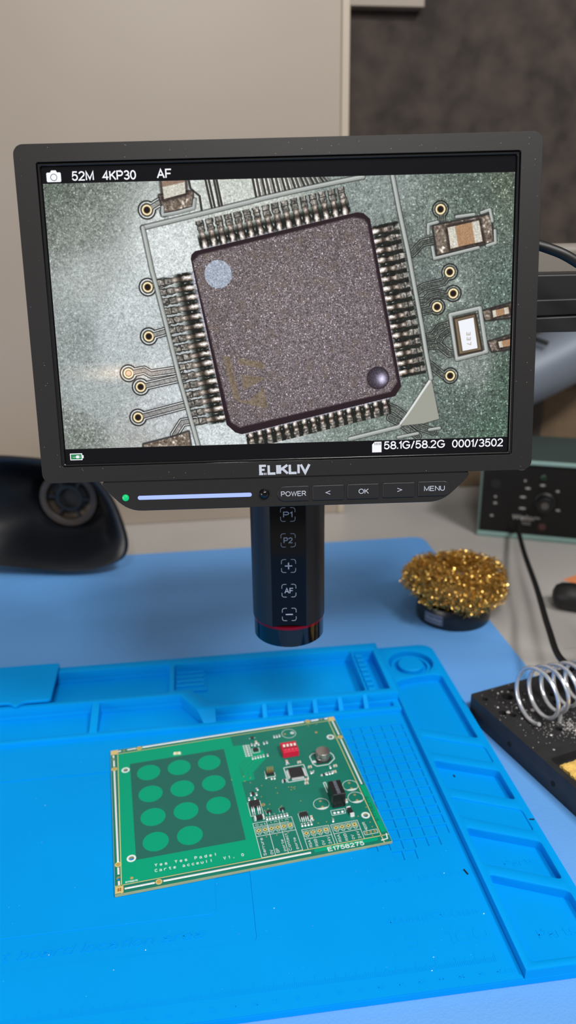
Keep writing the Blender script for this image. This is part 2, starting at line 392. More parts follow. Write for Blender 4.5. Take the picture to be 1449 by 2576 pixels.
# side strip with its compartments
zs = 5.2
c1 = rpoly([(374, 246), (380, 249), (392, 251.5), (404, 252.5), (411.8, 250), (411.8, 169), (373.4, 186)], 2.5)
deep = [c1, rpoly([(373.6, 150.8), (412.6, 134.4), (412.6, 106.8), (373.9, 123.6)], 2.5), rpoly([(374, 88.8), (412.6, 72), (412.6, 44.2), (374.3, 60.6)], 2.5),
        rpoly([(374.4, 53.2), (412.6, 36.2), (412.6, -1), (374.3, -1)], 2.5)]
shallow = [rpoly([(373.6, 177), (412.6, 159.5), (412.6, 142.2), (373.6, 159.4)], 2.5), rpoly([(373.8, 115), (412.6, 97.8), (412.6, 80.2), (373.6, 98.2)], 2.5)]
side = MB()
disc = circ(393, 272.5, 18, 40)
SIDE = [(370, -5), (417.6, -5)] + [(417.6 - 11 + 11 * math.cos(math.radians(9 * i)), 288 + 11 * math.sin(math.radians(9 * i))) for i in range(11)] + [(370, 299)]
side.prism(SIDE, -0.8, zs - 1.2, deep + [disc])
side.soft(SIDE, zs - 1.2, zs, deep + shallow + [disc])
side.build('side_strip', m_blue, mt)
MB().lathe([(10.5, -0.8), (10.5, 3.2), (9.6, 4.0)], 40, 393, 272.5).build('round_rest', m_blue, mt)
MB().ring(393, 272.5, 13.5, 16, -0.8, 1.8, 40).build('round_rim', m_blue, mt, bevel=0.4)
# moulded lettering and ruler
tx = MB()
letter(tx, 't board location area', 116, 217, 39.6, 5.6, -0.6, 0.34, shear=0.25, w=0.12)
letter(tx, 'screw   positio', 306.2, 360.4, 59, 4.8, -0.05, 0.17, w=0.1)
letter(tx, '450mmX300mm', 311.6, 361, 33, 4.6, -0.05, 0.17, w=0.1)
letter(tx, 'S', 319, 325.5, 17.5, 9, -0.05, 0.16); letter(tx, '-', 329, 336, 17.5, 9, -0.05, 0.16); letter(tx, '160', 340, 362, 17.5, 9, -0.05, 0.16)
letter(tx, 'Parts', 387, 407, 14.6, 5.6, -0.85, 0.22)
letter(tx, 'Parts', 388, 406, 62, 4.2, -0.85, 0.2)
tx.build('moulded_lettering', m_blue, mt, kind='stuff', ang=3)
rl = MB(); nums = MB()
for k in range(100, 361):
    h = 5.2 if k % 10 == 0 else 3.8 if k % 5 == 0 else 2.6
    rl.box(k - 0.16, k + 0.16, 5.2, 5.2 + h, -0.05, 0.14)
for k in range(10, 36):
    letter(nums, str(k), k * 10 - 1.7, k * 10 + 1.7, -1.4, 2.6, -0.05, 0.15)
letter(nums, '36cm', 357, 367, -1.4, 2.6, -0.05, 0.15)
rl.build('ruler_marks', m_blue, mt, kind='stuff', ang=3); nums.build('ruler_numbers', m_blue, mt, kind='stuff', ang=3)

# ------------------------------------------------------------------ circuit board
pcb = thing('circuit_board', 'green printed circuit board with keypad circles and soldered chips lying on the blue mat', 'circuit board',
            (170.15, 72.65, 0.15), math.radians(5.2433))
m_mask = mat('dark_solder_mask', (18, 116, 100), 0.25, spec=0.3, var=0.06, vscale=30)
m_cop = mat('bright_solder_mask', (0, 154, 116), 0.3, spec=0.15)
m_panel = mat('keypad_mask', (32, 100, 90), 0.28, spec=0.25)
m_silk = mat('white_print', (214, 228, 228), 0.5)
m_gold = mat('gold_pad', (204, 170, 96), 0.35, 0.3)
m_tin = mat('tinned_solder', (228, 234, 238), 0.28, 0.15)
m_bare = mat('bare_laminate', (196, 192, 128), 0.45)
m_edge = mat('board_edge', (158, 166, 124), 0.6, var=0.1)
m_black = mat('black_epoxy', (38, 38, 42), 0.38, var=0.15, vscale=400)
m_tan = mat('ceramic_tan', (196, 160, 112), 0.45)
m_red = mat('red_plastic', (206, 24, 62), 0.32)
m_white = mat('white_plastic', (236, 232, 228), 0.4)
T = 1.6
RH = [(7.7, 101.6), (9.3, 22.6), (150.6, 103.4), (150.8, 24.0)]
hl = [circ(x, y, 1.55) for x, y in RH] + [circ(2.0, 9.8, 1.4), circ(0.0, 115, 1.2), circ(7.2, 122.6, 1.2), circ(149.9, 125.1, 1.2)]
MB().prism([(-0.2, -1.6), (159.4, 0.2), (159.5, 126.4), (-2.1, 124.7)], 0, T - 0.04, hl).build('laminate', m_edge, pcb)
MB().prism([(0.0, -1.3), (159.2, 0.5), (159.3, 126.2), (-1.9, 124.5)], T - 0.04, T, hl).build('solder_mask', m_mask, pcb)
z1 = T + 0.03
keyp = [(10.7, 107.3), (75.0, 108.1), (75.8, 21.4), (11.9, 20.8)]
pour = [(3.4, 4.9), (82.4, 6), (81.9, 50), (81.6, 71.6), (90.4, 72.2), (90.6, 79), (101.6, 91.2), (101.2, 100.6), (93.8, 101), (92.4, 109.2), (81.8, 109.4), (81.2, 121.4), (2.9, 119.5)]
MB().prism(pour, T, z1, [circ(7.7, 101.6, 1.6), circ(9.3, 22.6, 1.6)]).build('ground_pour', m_cop, pcb, label='bright green copper area of the board')
MB().prism(keyp, T + 0.01, z1 + 0.03).build('keypad_field', m_panel, pcb, label='dull green rectangle around the touch circles')
for x, y in ((22.7, 95.5), (43.0, 95.8), (63.3, 96.0), (22.9, 74.4), (43.2, 74.6), (63.6, 74.8), (23.3, 53.2), (43.6, 53.6), (63.9, 53.8), (23.7, 32.4), (43.9, 32.6)):
    MB().prism(circ(x, y, 7.65, 48), z1, z1 + 0.08).build('touch_pad', m_cop, pcb)
MB().prism(rpoly([(112.8, 2.4), (151.5, 2.9), (152.2, 5.3), (113.2, 4.9)], 1.0), T, z1).build('number_field', m_cop, pcb, label='bright green strip under the large number')
MB().prism([(155.6, 8.6), (158.9, 8.6), (158.9, 50.4), (155.6, 50.4)], T, z1).build('number_field', m_cop, pcb, label='bright green strip on the right edge')
# score lines and tinned edge bars
def flat(name, pts, w, m, z0=T, z1_=None, **k): return MB().prism(strip(pts, w), z0, z1_ or z0 + 0.05, **{}).build(name, m, pcb, **k)
flat('score_line', [(2.7, 124.6), (3.4, -1.3)], 0.55, m_bare); flat('score_line', [(154.3, 126.2), (154.6, 0.4)], 0.55, m_bare)
flat('score_line', [(-0.3, 4.3), (159.3, 6.0)], 0.5, m_bare); flat('score_line', [(-2, 120.0), (159.3, 122.4)], 0.5, m_bare)
for a, b in (((-0.2, 119.0), (-0.1, 116.4)), ((0.1, 113.4), (0.2, 107.0)), ((0.3, 102.3), (1.75, 21.6)), ((1.8, 17.4), (1.9, 12.4)), ((2.0, 7.6), (2.1, 4.8)),
             ((2.9, 122.5), (5.0, 122.8)), ((9.2, 122.9), (15.3, 123.2)), ((19.7, 123.4), (136.6, 125.1)), ((141.8, 125.1), (147.6, 125.2)), ((152.0, 125.0), (154.2, 125.1)),
             ((157.0, 121.2), (157.2, 104.6)), ((157.1, 99.4), (157.1, 51.4)), ((5.0, 1.5), (21.5, 1.8)), ((26.1, 1.9), (110.8, 2.8))):
    flat('tinned_bar', [a, b], 1.15, m_tin, T, T + 0.22, bevel=0.12)
for x, y in ((0.3, 104.4), (1.8, 19.8), (17.5, 122.9), (139.3, 125.1), (157.2, 101.8), (23.7, 2.0)):
    MB().prism(circ(x, y, 1.9), T, T + 0.04).build('bare_spot', m_bare, pcb)
    MB().prism(circ(x, y, 1.25), T + 0.02, T + 0.1).build('fiducial', m_gold, pcb)
for x, y in ((142.1, 111.0), (9.1, 8.1)):
    MB().prism(circ(x, y, 0.9), T, T + 0.08).build('fiducial', m_gold, pcb)
for x, y in ((0.35, 122.2), (157.1, 123.8), (2.2, 1.5)):
    MB().prism([(x - 2.2, y - 2.4), (x + 2.2, y - 2.4), (x + 2.2, y + 2.3), (x - 2.2, y + 2.3)], T, T + 0.06).build('corner_pad', mat('pale_gold_pad', (208, 186, 124), 0.45), pcb)
hs = MB()
for d in (-0.5, 0.5):
    hs.box(2.2 + d - 0.18, 2.2 + d + 0.18, 0.2, 2.8, T + 0.05, T + 0.1); hs.box(0.9, 3.5, 1.5 + d - 0.18, 1.5 + d + 0.18, T + 0.05, T + 0.1)
hs.build('corner_mark', mat('copper_mark', (176, 110, 50), 0.4, 0.5), pcb)
for x, y in RH: MB().ring(x, y, 1.55, 2.7, T, T + 0.09, 32).build('hole_ring', m_silk, pcb)
MB().prism(strip([(158.0, 7.0), (157.4, 2.9), (153.4, 2.4)], 0.8), T, T + 0.08).build('corner_mark', m_silk, pcb)

# printed lettering
zs1 = z1 + 0.005
def words(body, x0, x1, y, cap, rot=0.0, **k):
    mb = MB(); letter(mb, body, x0, x1, y, cap, zs1, 0.035, rot, **{'w': 0.125, **k}); return mb.build('printed_text', m_silk, pcb)
def spaced(body, x0, step, y, cap, w):
    mb = MB()
    for i, ch in enumerate(body):
        if ch != ' ':
            ww = 0.35 if ch in 'l' else 0.5 if ch in 'i,' else 0.75 if ch == '1' else w
            letter(mb, ch, x0 + i * step - ww / 2, x0 + i * step + ww / 2, y, cap, zs1, 0.035, w=0.16)
    return mb.build('printed_text', m_silk, pcb)
spaced('Yes Yes Padel', 22.8, 2.83, 13.3, 2.2, 1.5)
spaced('Carte acceuil  V1, 0', 22.6, 2.6, 9.3, 2.2, 1.5)
words('E1758275', 5.6, 12.3, 5.3, 1.15, w=0.2)
words('E1758275', 120.8, 142.8, 1.2, 3.3, w=0.17)
mb = MB(); letter(mb, 'E1758275', 17.9, 39.9, -157.4, 2.2, zs1, 0.03, PI / 2, w=0.18); mb.build('printed_text', mat('etched_mark', (10, 90, 70), 0.4), pcb, label='dark number etched along the right edge')
for body, x, y0, y1, cap in (('Serrure', 85.6, 6.8, 20.6, 1.75), ('0V', 89.6, 6.8, 10.3, 1.75), ('BP', 93.2, 7.2, 10.6, 1.75), ('porte', 97.2, 7.4, 16.6, 1.6), ('Contact', 100.6, 7.1, 20.8, 1.75), ('porte', 104.6, 7.3, 16.4, 1.6),
                             ('RSA', 112.9, 6.7, 12.4, 1.7), ('RSB', 116.5, 6.7, 12.4, 1.7), ('0V', 120.6, 6.7, 10.4, 1.7), ('24V', 124.5, 6.7, 12.6, 1.7),
                             ('RSA', 130.7, 6.8, 12.6, 1.7), ('RSB', 134.7, 6.8, 12.6, 1.7), ('0V', 138.8, 6.9, 10.7, 1.7), ('24V', 142.6, 6.8, 12.8, 1.7), ('120R', 148.4, 12.6, 18.9, 1.7)):
    words(body, y0, y1, -x, cap, PI / 2)
for body, x0, x1, y in (('O u t', 83.3, 89.6, 30.7), ('I n', 93.0, 96.8, 31.1), ('I n', 99.9, 103.8, 31.2)): words(body, x0, x1, y, 1.5)
# printed frames
def frame(pts, w=0.28, closed=True):
    mb = MB(); P = list(pts) + ([pts[0]] if closed else [])
    for i, (a, b) in enumerate(zip(P, P[1:])): mb.prism(strip([a, b], w), T, zs1 + 0.03 + 0.012 * (i % 3))
    return mb.build('printed_frame', m_silk, pcb)
frame([(82.1, 33.3), (106.2, 33.5), (106.6, 5.9), (82.4, 5.6)]); frame([(82.3, 29.8), (103.8, 29.9)], closed=False); frame([(82.3, 22.3), (106.3, 22.3)], closed=False)
frame([(90.5, 33.4), (90.5, 5.9)], closed=False); frame([(98.2, 33.4), (98.1, 6)], closed=False)
frame([(109.7, 21.4), (126.4, 21.3), (126.0, 5.9)], closed=False); frame([(109.7, 21.4), (109.8, 5.9)], closed=False); frame([(109.9, 13.6), (126.1, 13.5)], closed=False)
frame([(127.7, 21.3), (144.5, 21.3), (144.1, 6.0)], closed=False); frame([(127.7, 21.3), (127.7, 5.9)], closed=False); frame([(127.6, 13.7), (144.2, 13.8)], closed=False)
frame([(145.3, 11.5), (153.6, 11.6), (153.6, 8.6), (145.4, 8.6)]); frame([(147.6, 11.6), (147.6, 14)], closed=False)
terms = [(84.5, 26.7), (88.4, 26.7), (92.3, 26.7), (96.1, 26.8), (99.9, 26.8), (103.8, 26.8)] + [(111.8, 18.0), (115.9, 18.05), (119.9, 18.05), (123.9, 18.1)] + [(130.2, 18.2), (134.0, 18.2), (137.9, 18.2), (141.8, 18.2)]
for i, (x, y) in enumerate(terms):
    frame([(x - 1.55, y + 2), (x + 1.55, y + 2), (x + 1.55, y - 2.0), (x - 1.55, y - 2.0)], 0.22)
    frame([(x - 0.9, y - 2), (x - 0.7, y - 3.2), (x + 0.7, y - 3.2), (x + 0.9, y - 2)], 0.22)
    outer = [(x - 1.15, y - 1.15), (x + 1.15, y - 1.15), (x + 1.15, y + 1.15), (x - 1.15, y + 1.15)] if i in (5, 9, 13) else circ(x, y, 1.2, 20)
    MB().prism(outer, T, T + 0.16, [circ(x, y, 0.62, 14)]).build('terminal_pad', mat('yellow_gold', (232, 212, 130), 0.35, 0.15), pcb)
    MB().prism(circ(x, y, 0.66, 14), T, T + 0.05).build('terminal_hole', mat('hole_dark', (60, 46, 24), 0.8), pcb)
for x in (146.8, 149.4, 152.0): MB().ring(x, 10.1, 0.35, 0.75, T, T + 0.12, 16).build('terminal_pad', m_gold, pcb)
for cx, cy in ((126.9, 39.9), (149.45, 51.8), (149.65, 40.4)):
    MB().ring(cx, cy, 4.8, 5.1, T, zs1 + 0.03, 48).build('printed_ring', m_silk, pcb)
    a = [(cx + 4.9 * math.cos(t), cy + 4.9 * math.sin(t)) for t in [math.radians(-138 + 96 * i / 14) for i in range(15)]]
    MB().prism(a, T, zs1 + 0.03).build('printed_segment', m_silk, pcb)
    for dy in (2.5, -2.6): MB().ring(cx, cy + dy, 0.3, 0.75, T, T + 0.1, 14).build('round_pad', m_gold, pcb)
MB().ring(122.7, 114.3, 4.85, 5.15, T, zs1 + 0.03, 48).build('printed_ring', m_silk, pcb)
MB().ring(125.2, 114.4, 0.5, 1.35, T, T + 0.12, 20).build('round_pad', m_silk, pcb); MB().ring(119.8, 114.3, 0.3, 0.75, T, T + 0.1, 14).build('round_pad', m_gold, pcb)
MB().ring(91.3, 47.7, 0.6, 1.2, T, T + 0.12, 18).build('test_pad', m_gold, pcb)
vias = MB()
for x, y in ((83.9, 76.5), (87.7, 74.2), (83.7, 71.9), (87.0, 69.7), (93.6, 65.2), (91.5, 55.2), (102.1, 61.0), (102.2, 56.0), (95.2, 47.2), (93.6, 43.6), (102.3, 44.0), (96.5, 38.3), (111.4, 56.9), (113.6, 57.2), (114.2, 58.9), (112.0, 59.4),
             (110.4, 59.8), (112.9, 58.7), (115.0, 45.5), (88.1, 20.9), (94.4, 20.8), (101.4, 21.2), (111.7, 35.6), (114.2, 35.7), (115.4, 35.7), (119.0, 27.8), (120.8, 24.4), (126.0, 24.3), (130.4, 26.7), (146.1, 24.3), (153.2, 30.5),
             (151.7, 17.9), (151.7, 14.0), (149.6, 7.3), (144.8, 120.2), (138.5, 119.8), (75.4, 75.2), (91.2, 42.6), (101.3, 43.0), (153.4, 101)): vias.prism(circ(x, y, 0.36, 8), T, zs1 + 0.05)
vias.build('via_pads', m_gold, pcb, kind='stuff')
trk = MB()
for P in ([(88.9, 95.8), (82.9, 88.2), (82.6, 77.1)], [(93.1, 91.1), (84.2, 81.8), (83.9, 78.0), (84.3, 73.9)], [(95.6, 88.9), (87.1, 80.9), (86.7, 77.3), (87.4, 74)], [(98.9, 88.8), (90.2, 79.5), (89.6, 74)], [(91, 93.4), (83.6, 85), (83.3, 78)]):
    trk.prism(strip(P, 0.45), T, z1 + 0.02)
trk.prism(strip([(103.7, 92.1), (110.5, 91.2)], 0.5), T, z1)
trk.build('track_gaps', mat('track_green', (8, 126, 94), 0.3), pcb, kind='stuff')

# soldered components
def chip(name, x, y, w, h, z, rot, body, end=0.28, term=None):
    mb = MB(); e = w * end / 2 if end < 1 else end
    mb.slot(0).box(-w / 2 + w * end * 0.9, w / 2 - w * end * 0.9, -h / 2, h / 2, 0.05, z)
    mb.slot(1).box(-w / 2, -w / 2 + w * end, -h / 2 - .02, h / 2 + .02, 0.02, z + 0.02); mb.box(w / 2 - w * end, w / 2, -h / 2 - .02, h / 2 + .02, 0.02, z + 0.02)
    mb.add([(-w / 2 - 0.35, -h / 2, 0.02), (-w / 2, -h / 2, 0.02), (-w / 2, h / 2, 0.02), (-w / 2 - 0.35, h / 2, 0.02), (-w / 2, -h / 2, z * .6), (-w / 2, h / 2, z * .6)], [(0, 3, 2, 1), (0, 1, 4), (3, 5, 2), (0, 4, 5, 3)])
    mb.add([(w / 2 + 0.35, -h / 2, 0.02), (w / 2, -h / 2, 0.02), (w / 2, h / 2, 0.02), (w / 2 + 0.35, h / 2, 0.02), (w / 2, -h / 2, z * .6), (w / 2, h / 2, z * .6)], [(0, 1, 2, 3), (0, 4, 1), (3, 2, 5), (0, 3, 5, 4)])
    o = mb.build(name, [body, term or m_tin], pcb)
    o.location = (x * S, y * S, T * S); o.rotation_euler = (0, 0, math.radians(rot))
    return o
def again(src, x, y, rot):
    o = src.copy(); COL.objects.link(o); o.parent = pcb; o.location = (x * S, y * S, T * S); o.rotation_euler = (0, 0, math.radians(rot)); return o
capp = chip('capacitor', 114.5, 84.0, 2.2, 1.4, 1.0, 90, m_tan)
for x, y, r in ((122.6, 81.6, 0), (128.4, 75.2, 0), (145.2, 72.3, 0), (143.1, 66.6, 0), (123.2, 63.6, 0), (122.4, 60.4, 0), (108.9, 66.0, 0), (117.8, 29.6, 90), (142.9, 38.4, 80), (98.0, 109.4, 90)): again(capp, x, y, r)
m_res = mat('resistor_grey', (74, 92, 92), 0.4)
res = chip('resistor', 92.7, 93.4, 1.9, 1.0, 0.5, 90, m_res, 0.34)
for x, y, r in ((94.6, 93.6, 90), (96.5, 93.8, 90), (98.4, 94.0, 90), (100.4, 94.2, 90), (103.2, 94.2, 90), (111.7, 113.0, 90), (113.6, 112.9, 90), (115.6, 113.3, 90), (103.2, 107.5, 90), (105.4, 107.9, 90), (99.3, 107.4, 90), (96.6, 107.2, 90), (94.6, 107.9, 90),
                (91.2, 35.4, 90), (93, 35.4, 90), (94.8, 35.4, 90), (96.6, 35.5, 90), (98.5, 35.5, 90), (100.3, 35.7, 90), (102.2, 35.7, 90), (104, 35.8, 90), (110.8, 25.0, 90), (112.7, 25.0, 90), (114.7, 25.0, 90), (116.6, 25.0, 90), (117.4, 27.4, 0),
                (130.2, 24.3, 75), (127.8, 69.8, 90), (129.5, 70.2, 60), (141.6, 72.0, 90), (137.6, 66.2, 90), (139.5, 66.4, 90), (141.3, 66.6, 90), (88.8, 58.0, 90), (90.0, 62.4, 110), (83.4, 54.6, 90), (87.2, 54.6, 90), (85.4, 58.6, 90), (97.8, 72.2, 90), (101.2, 70.6, 90), (103.1, 70.4, 90), (114.6, 82.0, 20)): again(res, x, y, r)
for k in range(6): again(res, 89.5 + 0.02 * k, 107.6 - 2.2 * k, 0); 
for k in range(6): again(res, 91.7 + 0.02 * k, 107.5 - 2.2 * k, 0)
chip('indicator_led', 42.8, 110.5, 4.6, 1.9, 0.9, -6, mat('clear_led', (216, 214, 150), 0.3), 0.3, m_white)
chip('diode', 135.4, 65.6, 3.4, 1.1, 0.7, 8, m_black, 0.25)
chip('diode', 108.8, 65.4, 2.8, 1.7, 1.3, 4, mat('navy_epoxy', (34, 44, 70), 0.35), 0.2)
chip('diode', 142.3, 28.4, 7.0, 2.5, 2.0, 96, m_black, 0.16)
chip('diode', 86.7, 36.4, 6.0, 2.6, 1.9, 3, m_black, 0.16)

def ic(name, x0, x1, y0, y1, z, leads, **k):
    o = MB().box(x0, x1, y0, y1, T + 0.12, T + z).build(name, m_black, pcb, bevel=0.15, **k)
    for a, b, c, d in leads: lead(o, a, b, c, d, z)
    return o
def lead(par, x0, x1, y0, y1, z):
    """gull-wing lead running from (x0,y0) at the body to (x1,y1) on the board"""
    w = 0.3 if par.name.startswith('micro') else 0.42
    d = Vector((x1 - x0, y1 - y0)); n = d.normalized(); s = Vector((-n.y, n.x)) * w / 2; p = Vector((x0, y0)); mb = MB(); L = d.length
    prof = [(0, z * .62), (L * .28, z * .6), (L * .5, 0.16), (L, 0.12)]
    v = []
    for t, zz in prof:
        q = p + n * t
        for sg in (-1, 1):
            for dz in (-0.09, 0.09): v.append((q.x + s.x * sg, q.y + s.y * sg, T + zz + dz))
    f = []
    for i in range(3):
        a, b = i * 4, i * 4 + 4
        f += [(a, b, b + 1, a + 1), (a + 2, a + 3, b + 3, b + 2), (a + 1, b + 1, b + 3, a + 3), (a, a + 2, b + 2, b)]
    f += [(0, 1, 3, 2), (12, 14, 15, 13)]
    return mb.add(v, f).build('lead', m_tin, par)
qfp = [(114.2 + 0.52 * i, 114.2 + 0.52 * i, 66.6, 65.1) for i in range(16)] + [(114.2 + 0.52 * i, 114.2 + 0.52 * i, 75.9, 77.3) for i in range(16)] + \
      [(113.4, 111.9, 67.3 + 0.52 * i, 67.3 + 0.52 * i) for i in range(16)] + [(122.8, 124.3, 67.3 + 0.52 * i, 67.3 + 0.52 * i) for i in range(16)]
ic('microcontroller', 113.3, 122.8, 66.5, 76.0, 1.5, qfp, label='square black chip with leads on all four sides')
frame([(111.2, 78.9), (125.0, 79.1), (124.9, 64.4), (111.1, 64.2)], 0.55)
ic('voltage_regulator', 82.9, 89.2, 45.9, 51.2, 2.0, [(x, x, 45.9, 40.2) for x in (83.6, 84.8, 87.2, 88.4)])
frame([(82, 51.7), (89.8, 51.9), (89.9, 39.4), (82, 39.5)], 0.3)
ic('driver_chip', 111.3, 116.2, 30.6, 34.4, 1.6, [(x, x, 30.6, 27.3) for x in (111.9, 113.1, 114.4, 115.6)] + [(x, x, 34.4, 36.0) for x in (111.9, 113.1, 114.4, 115.6)])
frame([(110.6, 34.9), (116.8, 35.2)], 0.3, False); frame([(110.6, 34.9), (110.7, 28)], 0.3, False)
ic('sensor_chip', 94.7, 97.9, 99.7, 103.0, 1.0, []); frame([(93.9, 103.6), (98.9, 103.7), (98.8, 98.9), (94, 98.7)], 0.4)
for x, y in ((93.6, 40.2), (102.0, 40.5)):
    ic('transistor', x - 1.6, x + 1.6, y - 0.7, y + 0.9, 1.2, [(x, x, y - 0.7, y - 2.4), (x - 1, x - 1, y + 0.9, y + 1.9), (x + 1, x + 1, y + 0.9, y + 1.9)])
    frame([(x - 1.9, y - 1.4), (x - 1.9, y + 1.6), (x + 1.7, y + 1.7)], 0.25, False)
ic('transistor', 85.8, 87.4, 57.4, 60, 1.0, [])
ic('light_sensor', 95.0, 97.4, 114.2, 115.9, 1.0, [(95.4, 94, 115, 115), (97, 98.4, 115, 115)])
# DIP switch
dip = MB().box(113.0, 124.1, 88.2, 98.9, T + 0.1, T + 5.0).build('switch_block', m_red, pcb, bevel=0.35, label='red block of four white slide switches')
for i, x in enumerate((115.0, 117.5, 120.0, 122.5)):
    MB().box(x - 0.95, x + 0.95, 92.1, 95.8, T + 4.8, T + 5.05).build('slot', mat('dark_red', (120, 8, 30), 0.5), dip)
    MB().box(x - 0.75, x + 0.75, 93.6, 95.6, T + 4.9, T + 5.9).build('slider', m_white, dip, bevel=0.2)
    q = MB(); letter(q, str(i + 1), x - 0.5, x + 0.5, 89.8, 1.4, T + 4.98, 0.05); q.build('digit', mat('pink_print', (238, 150, 166), 0.5), dip)
# electrolytic capacitor
ec = MB().prism([(134.3, 77.0), (141.8, 77.0), (144.6, 79.6), (144.6, 84.4), (141.8, 87.2), (134.3, 87.2)], T, T + 1.2).build('electrolytic_capacitor', m_black, pcb, bevel=0.2, label='round silver can capacitor on a black base')
MB().lathe([(4.2, T + 1.1), (4.9, T + 1.4), (4.9, T + 2.0), (4.7, T + 2.3), (4.9, T + 2.6), (4.9, T + 6.0), (4.6, T + 6.4), (4.4, T + 6.45)], 36, 139.2, 82.2).build('can', mat('brushed_aluminium', (176, 172, 170), 0.3, 0.9, var=0.08, vscale=200), ec)
frame([(131.0, 86.0), (133.5, 88.6), (145.0, 88.4), (147.0, 84.0), (146.9, 80), (141.5, 75.2), (133.3, 75.2), (131.3, 78.0)], 0.6)
chip('resistor', 132.7, 79.8, 1.6, 1.8, 0.5, 0, m_tin, 0.3)
# converter block
cv = MB().box(132.9, 141.0, 34.0, 46.8, T + 0.4, T + 10.6).build('power_converter', mat('black_gloss', (22, 22, 26), 0.25), pcb, bevel=0.35, label='tall black converter block')
MB().box(135.9, 138.0, 34.6, 46.2, T + 10.55, T + 10.72).build('top_print', mat('grey_print', (92, 98, 112), 0.5, var=0.5, vscale=900), cv)
frame([(133.3, 49.2), (133.2, 58.4), (134.6, 58.7), (134.6, 50)], 0.5); frame([(130.9, 32.8), (140.0, 32.7), (139.4, 28.7), (130.8, 28.6)], 0.3)
for x in (132.8, 135.2, 137.8): MB().lathe([(0.95, T), (0.8, T + 0.3), (0.3, T + 0.6)], 12, x, 30.4).build('solder_joint', m_tin, pcb)
# pin header
hd = MB().box(98.8, 103.7, 73.5, 76.4, T, T + 2.2).build('pin_header', m_black, pcb, bevel=0.2)
for i in range(4):
    for j in range(2): MB().box(99.3 + 1.2 * i - .18, 99.3 + 1.2 * i + .18, 74.2 + 1.3 * j - .18, 74.2 + 1.3 * j + .18, T + 2.1, T + 5.6).build('pin', m_gold, hd)
frame([(98.0, 78.6), (98.0, 72), (104.2, 72), (104.2, 76)], 0.4, False)

